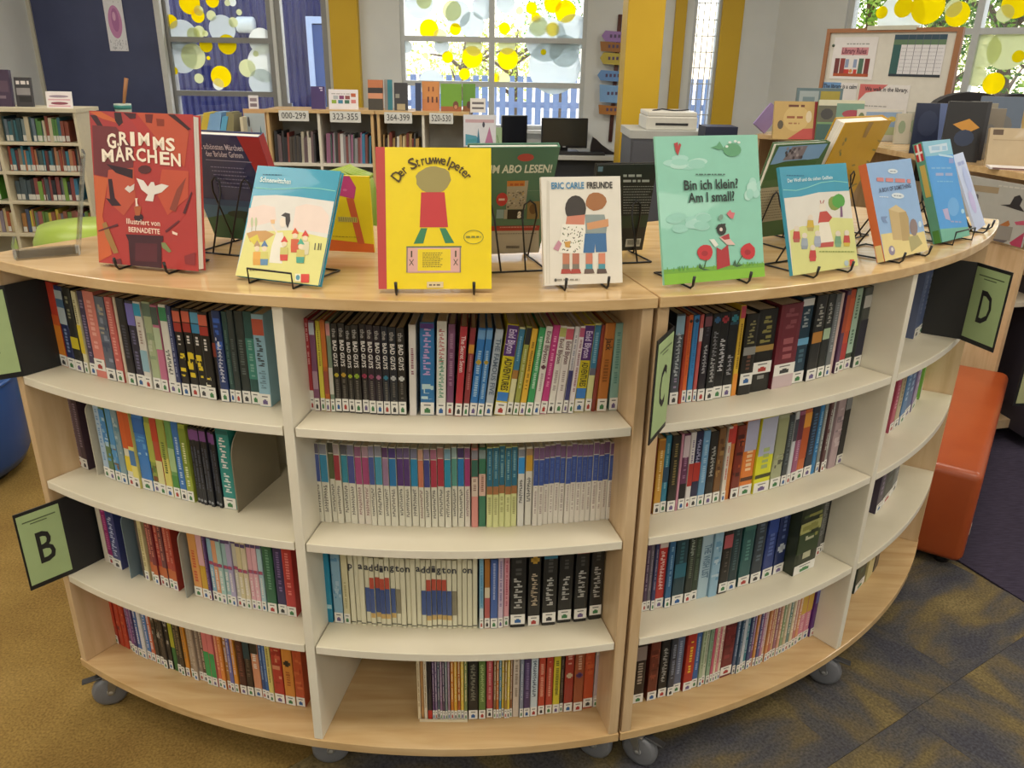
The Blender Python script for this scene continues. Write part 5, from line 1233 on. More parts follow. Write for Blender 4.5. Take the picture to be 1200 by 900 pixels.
def stood(name, label, c0, c1, Y, T, hexc, art=None, cat='book', group=None, spine=None, z=None, tilt=.12, wmat=None):
    """a book or card standing on something: c0 = top-left pixel, c1 = bottom-right pixel, at depth Y"""
    a, b = at(*c0, Y), at(*c1, Y); W, H = b.x-a.x, a.z-b.z
    e = empty(name, ((a.x+b.x)/2, Y, (z if z is not None else b.z)), 0, label, cat, group, rot=(-tilt, 0, 0))
    box('cover' if cat == 'book' else 'card', (-W/2, W/2, 0, T, 0, H), M(hexc, .4), e)
    if cat == 'book': box('pages', (-W/2+.004, W/2-.001, .003, T-.003, .003, H+.0005), PAGEW, e)
    A = Art(W, H, [(0, 0), (100, 0), (100, 100), (0, 100)])
    if art: art(A); A.build(e)
    return e, A, W, H
GB = 'books displayed about the room'
stood('display_book', 'dark plum book on the pale bookcase, touching the picture edge', (-14, 86), (16, 130), 5.7, .03, '43334A', lambda A: A.rect(8, 30, 90, 60, '5A4658').rect(20, 70, 70, 78, '7A6A78'), group=GB, z=zt)
stood('display_book', 'black and white photo book leaning on the pale bookcase', (14, 94), (40, 129), 5.72, .02, '3A383C', lambda A: A.words(10, 90, 18, 12, 'D8D0D0', 3).rect(8, 36, 92, 60, '8A8688').rect(20, 64, 95, 84, '28262A'), group=GB, z=zt)
def boat(A):
    A.rect(4, 6, 96, 94, 'E8E0E2'); A.ell(50, 30, 38, 8, '9A8A9A'); A.rect(8, 46, 92, 54, 'D8A8B4'); A.ell(50, 72, 34, 9, '8A4A5A'); A.rect(8, 84, 92, 92, 'D8A8B4')
stood('picture_card', 'small white card with boat pictures on the pale bookcase', (52, 109), (86, 129), 5.66, .006, 'E8E4E4', boat, 'card', z=zt)
# ---- cream cabinet beside it with a cup and brush, and a trolley of slanting books
a, c = at(96, 150, 6.3), at(176, 150, 6.3); zc0 = at(100, 143, 6.3).z
e = empty('low_cabinet', (a.x, 6.3, 0), 0, 'pale low cabinet behind the red fairy tale book', 'cabinet'); Wc = c.x-a.x
box('body', (0, Wc, 0, .45, .03, zc0-.02), M('B9B4A4', .5), e); box('top', (-.01, Wc+.01, -.01, .46, zc0-.02, zc0), M('C8C4B4', .5), e); box('door', (.01, Wc-.01, -.012, -.001, .06, zc0-.04), M('BDB8A8', .5), e)
e = empty('paper_tray', (a.x+.02, 6.35, zc0), 0, 'flat black tray on the pale low cabinet', 'tray'); box('tray', (0, .16, 0, .25, 0, .035), M('1E2028', .5), e, .004, 1)
p = at(141, 130, 6.35)
e = empty('brush_pot', (p.x, 6.4, zc0), 0, 'white and teal pot holding a wooden brush behind the red book', 'pot')
lathe('pot', [(.05, 0), (.06, .1), (.062, .13)], M('C8D0C4', .5), e, 18); lathe('band', [(.0605, .09), (.0632, .12)], M('3E8A84', .5), e, 18); tube('brush_handle', [(.0, 0, .08), (.03, 0, .2), (.06, 0, .31)], [.008, .014, .016], M('A8744A', .5), e, 8)
a, c = at(226, 157, 6.0), at(286, 157, 6.0); zc1 = a.z
e = empty('book_trolley', (a.x, 6.0, 0), 0, 'cream book trolley behind the dark blue fairy tale book', 'trolley'); Wc = c.x-a.x
box('shelf', (0, Wc, 0, .3, zc1-.02, zc1), CREAM, e); box('shelf', (0, Wc, 0, .3, .3, .32), CREAM, e)
for x in (0, Wc-.02): box('side_panel', (x, x+.02, 0, .3, .08, zc1+.12), CREAM, e)
st = Stock(); st.row(a.x+.03, c.x-.09, 6.04, zc1+.001, .15, ['6A6A4A', '7AA4D0', '8A3A3A', '5AA0C8', '4A6A50', 'C8B040', '8A8460'], 5, (.03, .06), .18, False, .35)
st.build('shelved_books', None, 'colourful slanting books on the cream trolley', 'books')
# ---- poster on the dark panel
def pinkposter(A):
    A.ell(50, 68, 36, 18, 'C88AB8', 26); A.ell(52, 66, 20, 13, 'B070A4', 16); A.ell(48, 62, 9, 5, 'D8A8C8', 12); r = random.Random(3)
    for i in range(70):
        x, y = r.uniform(6, 94), r.choice([r.uniform(3, 47), r.uniform(88, 98)]); A.hold = i > 0; A.ell(x, y, 1.6, .9, 'A8A8B4', 6)
    A.hold = False
stood('wall_poster', 'white spotted poster with pink round portrait on the navy panel', (112, -50), (151, 60), YW-.05, .004, 'E4E4EA', pinkposter, 'poster', tilt=0)
# ================================================================== low number shelves in front of the windows
YN = 6.1; NX = [at(q, 150, YN).x for q in (287, 313, 374, 438, 442, 496, 548)]; zn = 1.175; GREYIN = M('B5B7B4', .7)
BE = M('C8A878', .5)
e = empty('number_shelf', (NX[1], YN, 0), 0, 'low birch shelf with cards 000-299 and 323-355', 'bookcase', 'number shelves'); e2 = empty('number_shelf', (NX[4], YN, 0), 0, 'low birch shelf with cards 364-399 and 520-530', 'bookcase', 'number shelves')
for root, xs in ((e, (NX[1], NX[2], NX[3])), (e2, (NX[4], NX[5], NX[6]))):
    o = xs[0]; Wn = xs[2]-o
    box('top', (-.01, Wn+.01, -.01, .36, zn-.022, zn), BE, root); box('back_panel', (.02, Wn-.02, .34, .352, .05, zn-.022), GREYIN, root)
    for k, x in enumerate(xs): q = x-o; box('side_panel', (q-(.02 if k == 2 else .009 if k == 1 else 0), q+(.02 if k == 0 else .009 if k == 1 else 0), 0, .34, 0, zn-.022), BE if k != 1 else M('D8D4C8', .5), root)
    for z in (.80, .45, .1):
        for a, b in ((.02, xs[1]-o-.009), (xs[1]-o+.009, Wn-.02)): box('shelf', (a, b, 0, .338, z-.02, z), M('D8D4C8', .5), root)
st = Stock()
for k, (a, b) in enumerate(((NX[1], NX[2]), (NX[2], NX[3]), (NX[4], NX[5]))):
    for z in (.801, .451):
        st.row(a+.03, b-.035, YN+.03, z, .225, [['2A2C34', '3A3A40', 'D0CCC0', '8A4A44', '26344A', 'B8B4A4', '6A5A60', '4A4440'], ['3A7AA0', '5A6A7A', '9A6A8A', '3A3A3C', 'C8C8C8', '7A4A4A', '4A5A5A', '8A8A90'], ['4A4A4C', '9A3A34', 'C8B890', '3A2E2C', 'D8D4CC', '7A3A34', '2A2A2C', 'A88A5A']][k], k*5+int(z*10), (.010, .024), .16, False)
st.build('shelved_books', None, 'thin dark and pale books standing in the number shelves', 'books')
for s, (c0, c1) in zip(('000-299', '323-355', '364-399', '520-530'), (((326, 128), (362, 141)), ((386, 129), (423, 142.5)), ((450, 130), (483, 143.5)), ((503, 133), (531, 146)))):
    a, b = at(*c0, YN-.02), at(*c1, YN-.02); W, H = b.x-a.x, a.z-b.z
    q = empty('number_card', (a.x, YN-.018, zn-.006-H), 0, 'white shelf card printed %s' % s, 'sign', 'number cards')
    box('card', (0, W, 0, .002, 0, H), M('D4D6D4', .6), q); text('number', s, M('3A3C40'), q, (W/2, -.0015, H*.5), H*.85, W*.82)
# end board of the number shelf with a poster
q = empty('end_board', (NX[0], YN-.005, 0), 0, 'narrow birch end board with pale blue picture beside the number shelf', 'panel')
Wb = NX[1]-NX[0]-.004; box('panel', (0, Wb, 0, .02, 0, zn), M('C79F72', .5), q)
A = Art(Wb-.01, .27, [(0, 0), (100, 0), (100, 100), (0, 100)]); A.rect(0, 0, 100, 100, 'A8B4BC').rect(0, 60, 100, 100, '8AA4A8').poly([(18, 90), (30, 35), (42, 90)], 'A87A7A').poly([(60, 95), (75, 30), (90, 95)], '4A7A80').ell(20, 22, 6, 14, '4A4A50', 8); ob = A.build(q, 'picture'); ob.location = (Wb/2, 0, zn-.3)
# things on the number shelves
def cov(*rs):
    def f(A):
        for r in rs: A.rect(*r)
    return f
stood('tent_card', 'little white tent card at the end of the number shelf', (290, 110), (303, 126), YN+.003, .006, 'D8D4D8', cov((15, 20, 85, 45, '8A7A84'), (15, 60, 85, 85, '7A6A74')), 'card', z=zn)
stood('display_book', 'purple book standing on the number shelf', (363, 99), (381, 126), YN+.1, .03, '3E2C66', cov((62, 4, 86, 10, 'C8C0D8'), (70, 14, 86, 20, 'C8C0D8')), group=GB, z=zn)
def squares(A):
    A.words(10, 80, 22, 4, '9A9A9A', 2)
    for x, y, c in ((44, 40, '7A3A6A'), (64, 40, '8A4A4A'), (84, 28, 'B0583A'), (18, 62, '8AA83A'), (40, 62, '3A7A9A'), (62, 62, '3A6A5A'), (84, 60, 'C87A7A'), (24, 40, 'A8B0B8')): A.rect(x-8, y-9, x+8, y+9, c)
stood('tent_card', 'white card with rows of small colour squares on the number shelf', (384, 103), (420, 127), YN+.12, .006, 'DDDAE0', squares, 'card', z=zn)
stood('display_book', 'sunset orange and black book on the number shelf', (430, 92), (449, 128), YN+.1, .025, 'B8704A', cov((0, 26, 100, 44, '2E2A2C'), (0, 62, 100, 100, '3E3A34'), (0, 44, 100, 62, 'C88A6A')), group=GB, z=zn)
stood('display_book', 'teal book beside the sunset book', (449.5, 92), (460, 128), YN+.13, .02, '2E7A8A', cov((0, 0, 40, 100, '8A8A8A')), group=GB, z=zn)
stood('display_book', 'dark photo book between teal and navy books', (461, 96), (478, 129), YN+.1, .02, '34343A', cov((10, 40, 40, 55, '8A8A80'), (20, 76, 80, 98, 'A89A7A')), group=GB, z=zn)
stood('display_book', 'navy thin book beside the orange lettered book', (486, 97), (493.5, 130), YN+.1, .02, '2E3A5A', group=GB, z=zn)
def pens(A):
    A.rect(0, 60, 100, 100, 'C07A4A')
    for x in (30, 55, 80): A.rect(x, 52, x+10, 72, '5A3028')
    for x in (35, 60): A.rect(x, 18, x+8, 34, '7A4028')
stood('display_book', 'orange book with dark lettering on the number shelf', (494, 96), (515, 131), YN+.12, .02, 'C8864A', pens, group=GB, z=zn)
stood('display_book', 'wide green book with a little face on the number shelf', (516, 99), (541, 132), YN+.1, .02, '6A9A2E', lambda A: A.rect(0, 82, 100, 100, '9A5A34').ell(72, 78, 14, 16, '6A4030', 10).ell(72, 84, 8, 8, 'B87A5A', 8), group=GB, z=zn)
stood('display_book', 'narrow green book beside the wide green book', (542, 99), (557, 132), YN+.12, .02, '5E8E30', lambda A: A.rect(0, 80, 100, 100, '8A5A34').ell(50, 76, 20, 14, '5A3A30', 8), group=GB, z=zn)
stood('tent_card', 'white tent card with two dark lines at the shelf end', (551, 115), (569, 132), YN+.02, .006, 'DCD8D4', cov((12, 26, 88, 42, '6A6468'), (12, 62, 88, 76, '6A6468')), 'card', z=zn)
def castle(A):
    A.rect(6, 14, 94, 24, 'C8A8B0'); A.poly([(6, 96), (6, 60), (40, 66), (55, 96)], '5AA0B8').poly([(40, 96), (46, 40), (52, 96)], '3A7A9A').poly([(64, 96), (80, 36), (94, 96)], 'B87AA0').ell(62, 30, 4, 9, '4A4A5A', 8).poly([(10, 78), (40, 74), (40, 84), (12, 86)], '4A9AA8')
stood('picture_stand', 'white picture card with blue boats and pink tower by the monitors', (543, 134), (581, 172), YN-.02, .008, 'DADCE4', castle, 'card', z=at(560, 172, YN-.02).z, tilt=.0)
stood('storage_box', 'small black box inside the number shelf', (515, 159), (541, 173), YN+.12, .12, '1E1E22', lambda A: A.words(30, 90, 50, 14, '7A6A6A', 3), 'box', z=.801, tilt=0)
# ================================================================== computer desk under the middle window
YD = 7.0; zd = .80
a, b = at(575, 175, YD), at(728, 175, YD)
e = empty('computer_desk', (a.x, YD-.1, 0), 0, 'white computer desk along the middle window', 'desk'); W = b.x-a.x
box('top', (0, W, 0, .62, zd-.035, zd), M('C4C6C4', .5), e, .003, 1); box('modesty_panel', (.05, W-.05, .1, .12, .1, zd-.036), M('3A3E46', .6), e)
for x in (.02, W-.06): box('leg', (x, x+.04, .04, .5, 0, zd-.036), M('5A5E64', .5), e)
box('edge_strip', (0, W*.45, -.012, -.001, zd-.03, zd-.004), M('9A3A34', .5), e)
def monitor(label, px0, px1, py0, py1, Y, yaw, scr):
    a, b = at(px0, py0, Y), at(px1, py1, Y); W, H = b.x-a.x, a.z-b.z
    e = empty('computer_monitor', ((a.x+b.x)/2, Y, zd), yaw, label, 'monitor', 'computer monitors on the desk'); z0 = max(.03, b.z-zd)
    box('bezel', (-W/2, W/2, 0, .045, z0, z0+H), M('141518', .35), e, .004, 1); box('screen', (-W/2+.012, W/2-.012, -.0015, 0, z0+.022, z0+H-.012), scr, e)
    box('neck', (-.035, .035, .03, .06, .012, z0+.1), M('1A1B1E', .4), e); box('base', (-.13, .13, -.04, .13, .0, .012), M('1A1B1E', .4), e, .003, 1)
    box('logo', (-.012, .012, -.0018, -.0012, z0+.006, z0+.016), M('B8BCC0', .3, .5), e); return e
monitor('dark monitor beside the picture card on the desk', 588, 618, 135, 172, YD+.1, .25, M('15181F', .15))
monitor('grey brown screened monitor under the middle window', 635, 688, 138, 174, YD+.15, .06, M('3B3A34', .12))
e = empty('keyboard', (at(680, 181, YD+.05).x, YD-.02, zd), 0, 'flat dark keyboard in front of the grey brown monitor', 'keyboard'); box('body', (-.2, .2, -.03, .08, 0, .018), M('26272B', .5), e, .003, 1)
box('keys', (-.19, .19, -.022, .072, .018, .021), M('34363B', .6), e)
stood('green_sheet', 'pale green sheet standing beside the dark monitor', (579, 139), (588, 170), YD-.02, .003, 'A8C49A', lambda A: A.path([(40, 30), (60, 60), (45, 80)], 6, '4A7A4A'), 'card', z=zd, tilt=.05)
p = at(708, 178, YD+.08)
e = empty('fin_ornament', (p.x, YD+.08, zd), 0, 'dark shark fin shaped ornament on the desk', 'ornament')
fin = [(-.12, 0), (-.118, .06), (-.105, .14), (-.07, .12), (-.02, .075), (.05, .03), (.12, 0)]
prism('fin', fin, -.03, .03, M('1E1A20', .4), e); box('base_pad', (-.125, .125, -.045, .045, 0, .006), M('1A1A1C', .5), e)
# ---- direction sign painted boards on the wall
pb, pt_ = at(715, 166, YW-.02), at(727, 17, YW-.02)
e = empty('signpost', (pb.x, YW-.02, 0), 0, 'brown signpost with coloured arrow boards on the white wall', 'signpost')
tube('pole', [(0, 0, pb.z), (pt_.x-pb.x, 0, pt_.z)], .018, M('5E3A34', .6), e, 8)
for i, (x0, x1, y, hh, c, tipped, word) in enumerate(((705, 736, 42, 10, '9A7AB8', 1, 0), (703, 736, 54, 9, '9A6A3A', 0, 0), (703, 736, 68, 11, 'B8A84A', 1, 0), (700, 736, 88, 10, '6A94CC', 1, 0), (702, 736, 109, 17, '7EA8D8', 0, 1), (701, 733, 128, 9, 'A87036', 0, 0))):
    a, b = at(x0, y, YW-.06), at(x1, y, YW-.06); h = hh/FPX*8; X0, X1, z = a.x-pb.x, b.x-pb.x, a.z
    pl = [(X0, z), (X0+.03, z+h/2), (X1, z+h/2-.012), (X1, z-h/2-.012), (X0+.03, z-h/2)] if tipped else [(X0, z+h/2), (X1, z+h/2-.015), (X1, z-h/2-.015), (X0+.01, z-h/2)]
    bd = prism('arrow_board', pl, -.055, -.04, M(c, .6), e)
    sq = [(X0+.07+k*.035, X0+.09+k*.035, z-.014, z+.012, '5A4A6A', 0) for k in range(5)]; spine_quads(sq, bd, 'board_lettering', -.0565)
# ================================================================== printer on a grey cabinet beside the yellow pillar
a, b = at(740, 158, 5.5), at(825, 158, 5.5); zc = at(760, 153, 5.5).z
e = empty('grey_cabinet', (a.x, 5.5, 0), 0, 'dark grey cabinet with pale top beside the yellow pillar', 'cabinet'); W = b.x-a.x
box('body', (0, W, 0, .5, .02, zc-.05), M('585A62', .5), e); box('top', (-.01, W+.01, -.01, .51, zc-.05, zc), M('B8BAB6', .5), e)
box('door', (.01, W/2-.003, -.014, -.001, .05, zc-.07), M('54565E', .45), e); box('door', (W/2+.003, W-.01, -.014, -.001, .05, zc-.07), M('54565E', .45), e)
e = empty('desktop_printer', (a.x+.1, 5.55, zc), 0, 'off white desktop printer on the grey cabinet', 'printer')
box('body', (0, W-.14, 0, .36, 0, .085), M('CFCDC4', .45), e, .008, 2); box('lid', (.005, W-.145, .005, .355, .0855, .115), M('D8D6CE', .4), e, .006, 2); box('paper_slot', (.06, W-.2, -.003, -.0005, .03, .045), M('2A2A2C', .5), e)
tube('cable', [(.05, .1, .117), (.12, .14, .125), (.2, .1, .118), (.3, .16, .122)], .005, M('26262A', .5), e)
# ================================================================== display unit on the far side with picture books on it
ZU = 1.15
U = [onz(886, 157, ZU), onz(980, 163, ZU), onz(1133, 192, ZU), onz(1225, 207, ZU)]
e = empty('display_unit', (U[2].x, U[2].y, 0), 0, 'birch display unit with slanted fronts behind the orange bench', 'bookcase')
org = Vector((U[2].x, U[2].y, 0))
def slab(name, p, q, off0, off1, z0, z1, mat, parent, trim0=0., trim1=0.):
    t = (q-p); t.z = 0; L = t.length; t.normalize(); nrm = Vector((-t.y, t.x, 0))
    if nrm.y < 0: nrm = -nrm
    p = p+t*trim0; q = q-t*trim1
    vs = [p+nrm*off0, q+nrm*off0, q+nrm*off1, p+nrm*off1]; vs = [(v.x-org.x, v.y-org.y, z) for z in (z0, z1) for v in vs]
    bm = bmesh.new(); w = [bm.verts.new(v) for v in vs]
    for f in BOXF: bm.faces.new([w[i] for i in f])
    bmesh.ops.recalc_face_normals(bm, faces=bm.faces); return bobj(name, bm, mat, parent)
for k in range(3):
    slab('top', U[k], U[k+1], -.01, .42, ZU-.025, ZU, WOOD, e)
    slab('back_panel', U[k], U[k+1], .38, .40, .05, ZU-.026, M('B4A48C', .6), e, .02, .02)
    slab('base', U[k], U[k+1], .02, .38, .06, .10, WOODV, e, .02, .02)
    slab('shelf', U[k], U[k+1], .01, .38, .62, .64, M('C8C0AE', .5), e, .02, .02)
for k, (p, q) in enumerate(((0, 1), (1, 2), (2, 3))):
    t = (U[q]-U[p]).normalized(); slab('end_panel', U[p], U[p]+t*.025, .0, .38, .06, ZU-.026, WOODV, e)
t = (U[3]-U[2]).normalized(); slab('front_panel', U[2], U[3], -.004, .012, .06, .86, WOODV, e, .03, .0)
# stock inside the first bay
st = Stock(); r = random.Random(2); t = (U[1]-U[0]); L = t.length; t.normalize(); nn = Vector((-t.y, t.x, 0)); nn = nn if nn.y > 0 else -nn
stk = []
for i in range(9):
    p = U[0]+t*(.06+i*.03)+nn*.06; stk.append(p); st.add(p.x, p.x+.018, p.y, p.y+.15, .645, .645+r.uniform(.2, .27), r.choice(['6A3A34', 'C87A5A', 'D8C8B8', '7A4A5A', '4A5A4A']))
st.build('shelved_books', None, 'few upright books inside the birch display unit', 'books')
# large grey picture board in the last bay
m0, m1 = U[2]+(U[3]-U[2])*.12, U[3]; Lp = (m1-m0).length; ang = math.atan2((m1-m0).y, (m1-m0).x)
q = empty('picture_board', (m0.x, m0.y, .875), ang, 'large grey picture board with a black bird in the display unit', 'picture')
box('board', (0, Lp, -.03, -.022, 0, .235), M('A8A8A2', .6), q)
A = Art(Lp, .235, [(150, 520), (450, 545), (450, 890), (150, 840)], y=-.0304)
A.rect(185, 570, 305, 605, '9A8A70').rect(425, 590, 450, 620, '9A8A6A').poly([(325, 665), (365, 655), (375, 610), (395, 597), (410, 620), (405, 655), (430, 688), (385, 678), (350, 668)], '2A282C').poly([(330, 790), (375, 745), (385, 770), (350, 820)], 'A86A3A').ell(355, 840, 40, 45, '5A5458', 12).poly([(400, 870), (450, 800), (450, 890), (410, 890)], 'A83A5A').ell(215, 640, 10, 22, '5A5A60', 8).poly([(400, 750), (450, 730), (450, 760), (410, 765)], 'B8506A').words(300, 420, 560, 8, 'C0BEB6', 3)
A.rect(300, 780, 400, 860, '8A8680'); ob = A.build(q, 'picture_print'); ob.location = (Lp/2, 0, 0)
# books standing on the unit
def onunit(name, label, c0, c1, z, T, hexc, art=None, yaw=0., tilt=.15, cat='book', spine=None):
    b = onz(c1[0], c1[1], ZU); Y = b.y
    a = at(c0[0], c0[1], Y); W = (b.x-a.x)/max(.3, math.cos(yaw)); H = (a.z-ZU)
    e = empty(name, ((a.x+b.x)/2, Y, ZU+.001), 0, label, cat, GB, rot=(-tilt, 0, yaw))
    box('cover', (-W/2, W/2, 0, T, 0, H), M(hexc, .4, coat=.2), e)
    if cat == 'book': box('pages', (-W/2+.004, W/2+.0006, .003, T-.003, .004, H+.0006), PAGEW, e)
    if spine: box('spine_band', (-W/2-.0006, -W/2+.02, -.0006, T, 0, H), M(spine, .4), e)
    if art:
        A = Art(W, H, [(0, 0), (100, 0), (100, 100), (0, 100)]); art(A); A.build(e)
    return e
def gold(A):
    A.rect(0, 0, 82, 100, 'C8A868').ell(45, 45, 26, 34, 'D4B878', 18).poly([(30, 100), (60, 72), (82, 70), (82, 100)], 'C0504A').rect(80, 0, 92, 100, '9A3034').rect(92, 0, 100, 100, 'C8B088').words(28, 60, 12, 6, '6A3A2A', 2).words(26, 58, 42, 6, '9A5A3A', 5); A.ell(14, 62, 6, 12, '5A5040', 10); A.ell(70, 40, 6, 16, 'E0D0B0', 10); A.words(30, 52, 58, 4, 'A8744A', 7)
onunit('display_book', 'blue grey picture book behind the gold book', (936, 103), (981, 161), 0, .012, '6A8088', lambda A: A.rect(6, 6, 48, 60, 'A8B4B8').rect(52, 6, 94, 40, 'B0A048').rect(14, 18, 40, 60, '7A9098'), tilt=.08)
onunit('display_book', 'gold picture book with red band on the display unit', (911, 118), (963, 164), 0, .018, 'C8A868', gold, tilt=.2)
def glade(A):
    A.rect(0, 0, 100, 14, 'D8D8C0').rect(0, 14, 40, 55, '6A6A5A').ell(20, 35, 14, 14, '4A4A4A', 10).rect(40, 8, 100, 60, '7AA090').ell(75, 34, 22, 10, 'A84A5A').rect(40, 55, 100, 100, '6AA84A').rect(0, 60, 38, 100, '4A6A64').ell(58, 74, 10, 22, 'D0C8B0', 10)
onunit('display_book', 'green and grey picture book beside the gold book', (962, 117), (1008, 165), 0, .012, '7AA070', glade, tilt=.12)
onunit('toy_figure_card', 'white and brown owl shaped bookmark card before the green book', (968, 141), (979, 163), 0, .004, 'C8BCA8', lambda A: A.ell(50, 30, 30, 26, '6A4A34', 10).ell(50, 70, 36, 26, 'D8D0C0', 10), cat='card')
onunit('display_book', 'white picture book with balloon and blue sky', (1007, 128), (1055, 166), 0, .012, 'D0CDC4', lambda A: A.rect(20, 8, 96, 80, '8AA4C4').ell(10, 30, 7, 20, '6A7A5A', 10).ell(52, 26, 10, 10, 'C88A4A', 10).ell(76, 30, 9, 9, 'C8B04A', 10).rect(20, 55, 96, 80, 'A8B48A'), tilt=.15)
onunit('display_book', 'teal picture book with dark whale shape', (1056, 112), (1102, 160), 0, .012, '5E9A88', lambda A: A.poly([(10, 40), (40, 36), (70, 60), (60, 100), (40, 70)], '3A6068'), tilt=.1)
for i, (x0, x1, y0, c, lab) in enumerate(((1054, 1064, 133, 'B8B4A4', 'first pale grey book of the pair beside the balloon book'), (1066, 1082, 131, 'A8A89C', 'wider pale grey book beside the dark blue cover'))):
    onunit('display_book', lab, (x0, y0), (x1, 169), 0, .02, c, lambda A: A.ell(40, 45, 26, 22, '8A9A80', 10), tilt=.1)
onunit('display_book', 'glossy dark blue picture book on the display unit', (1079, 121), (1116, 181), 0, .014, '1E2844', lambda A: A.poly([(50, 0), (75, 0), (85, 100), (60, 100)], '5A6A94').ell(30, 40, 22, 26, '2A3450', 12), yaw=-.2, tilt=.1)
onunit('display_book', 'black picture book with orange shape', (1117, 119), (1141, 190), 0, .02, '1E1E22', lambda A: A.poly([(20, 38), (60, 28), (90, 42), (60, 52)], 'C08A3A').ell(55, 60, 26, 14, '2E3A54', 12), yaw=-.3, tilt=.1)
for i, (x0, x1, y0, y1, c, lab) in enumerate(((1141, 1148, 119, 188, '2E2E34', 'dark thin cover next to the black and orange book'), (1149, 1156, 121, 186, '8A8474', 'olive grey thin cover among the leaning covers'), (1150, 1166, 127, 187, '7A7266', 'brown grey cover leaning before the blue grey one'), (1156, 1186, 113, 180, '5E6C80', 'blue grey tall cover at the back of the display unit'), (1186, 1194, 117, 180, 'B89A5A', 'tan thin cover beside the sky blue one'), (1194, 1212, 116, 180, '8AB0D4', 'sky blue cover cut by the picture edge'))):
    onunit('display_book', lab, (x0, y0), (x1, y1), 0, .012, c, lambda A: A.ell(50, 50, 30, 20, '6A6A6A' if i < 4 else 'A8B8C4', 10), yaw=-.25, tilt=.1)
onunit('display_book', 'beige book with brown corner patch standing above the magazine', (1167, 150), (1212, 196), 0, .02, 'B4A284', lambda A: A.rect(6, 4, 26, 18, '5A4A3C').rect(8, 30, 80, 32, 'A08E70'), yaw=-.15, tilt=.2)
p = onz(1186, 198, ZU)
e = empty('magazine', (p.x, p.y, ZU), -.35, 'white magazine lying flat on the display unit', 'magazine'); box('cover', (-.09, .12, -.05, .05, 0, .008), M('DCD8D8', .4), e); box('printed_band', (-.08, .1, -.0506, -.0501, .001, .007), M('7A5A5A', .5), e)
p = onz(900, 159, ZU)
e = empty('display_book', (p.x+.02, p.y+.14, ZU+.001), 0, 'lilac book slumped sideways beside the gold book', 'book', GB, rot=(-.1, math.radians(38), 0)); box('cover', (-.09, .0, 0, .02, 0, .15), M('9A86B8', .5), e); box('pages', (-.089, -.001, .003, .017, .001, .1505), PAGEW, e); e.location.z += .0
p = onz(884, 158, ZU)
e = empty('storage_box', (p.x-.12, p.y+.3, 0), 0, 'navy storage box on a stool behind the display unit', 'box'); box('body', (-.1, .1, 0, .2, .95, 1.17), M('262E4A', .5), e); box('stand', (-.06, .06, .05, .15, 0, .949), M('3A3A40', .6), e)
# ================================================================== easel board with library rules
pa, pb_ = at(970, 36, 5.15), at(1131, 29, 4.6)
zt_ = (pa.z+pb_.z)/2; dv = Vector((pb_.x-pa.x, pb_.y-pa.y, 0)); W = dv.length
e = empty('easel_board', (pa.x, pa.y, 0), 0, 'wood framed whiteboard easel with library rules posters', 'easel', rot=(0, 0, math.atan2(dv.y, dv.x)))
FR = M('9A6A48', .5); H0 = 1.0
box('board', (.015, W-.015, .004, .012, H0-.4, zt_-.015), M('D2D0C8', .35), e)
for (x0, x1, z0, z1) in ((0, .022, H0-.4, zt_), (W-.03, W, H0-.4, zt_), (.022, W-.03, zt_-.022, zt_), (.022, W-.03, H0-.4, H0-.38)): box('frame', (x0, x1, -.008, .02, z0, z1), FR, e)
for x in (.0, W-.03): box('leg', (x, x+.03, .0, .02, .0, H0-.4), FR, e)
rl = box('rear_leaf', (.02, W-.02, .03, .045, .0, zt_-.02), M('6A4A34', .6), e); rl.location = (0, .28, 0); rl.rotation_euler = (math.atan2(.28, zt_), 0, 0)
box('clip_bar', (W*.32, W*.68, -.014, .022, zt_-.01, zt_+.012), M('C4C4B4', .4), e)
mg = lathe('magnet', [(.008, 0), (.008, .006)], M('4A5A4A', .4), e, 12); mg.location = (.05, .003, zt_-.09); mg.rotation_euler = (math.pi/2, 0, 0)
def sheet(name, label, u0, u1, v0, v1, hexc, art=None, lab=None):
    """paper on the easel: u across the board, v down from its top, in board widths"""
    X0, X1, Z0, Z1 = u0*W, u1*W, zt_-v1*W, zt_-v0*W
    q = box(name, (X0, X1, .0012, .0038, Z0, Z1), M(hexc, .6), e)
    if art:
        A = Art(X1-X0, Z1-Z0, [(0, 0), (100, 0), (100, 100), (0, 100)], y=.0009); art(A); o = A.build(q, 'print'); o.location = ((X0+X1)/2, 0, Z0)
    return q, X0, X1, Z0, Z1
def rules(A):
    A.words(30, 82, 16, 3, '9A9A9A', 4); A.rect(20, 24, 82, 42, 'C88A94').rect(8, 86, 90, 93, 'A8502E')
    for x, c in ((8, '6A3034'), (21, '8A3A38'), (64, '4A6A5A'), (78, '7A3034')): A.rect(x, 50, x+11, 86, c)
    for x, c in ((33, '8A9ABC'), (52, '8A9ABC')): A.rect(x, 52, x+8, 72, c)
    A.rect(32, 76, 44, 86, 'C03A34'); A.rect(54, 76, 62, 86, 'C03A34'); A.ell(48, 80, 4, 5, 'C88A4A', 8)
q, X0, X1, Z0, Z1 = sheet('rules_poster', '', .07, .41, .06, .36, 'DCDADC', rules); text('heading', 'Library Rules', M('6A3044'), q, ((X0+X1)/2, .0003, Z1-(Z1-Z0)*.33), .042, (X1-X0)*.56, bold=.02)
def table(A):
    A.rect(0, 0, 100, 12, '2E4A5E').rect(0, 12, 100, 24, '5E7A5E').rect(0, 24, 16, 96, '2E5A5A').rect(0, 94, 100, 100, '26303E')
    for k in range(5): A.rect(27+k*14.5, 0, 28+k*14.5, 95, '5A6070')
    for k in range(7): A.words(18, 98, 32+k*9, 1.2, 'A8A8B4', k)
sheet('timetable', '', .53, .90, .045, .33, 'DADAE0', table)
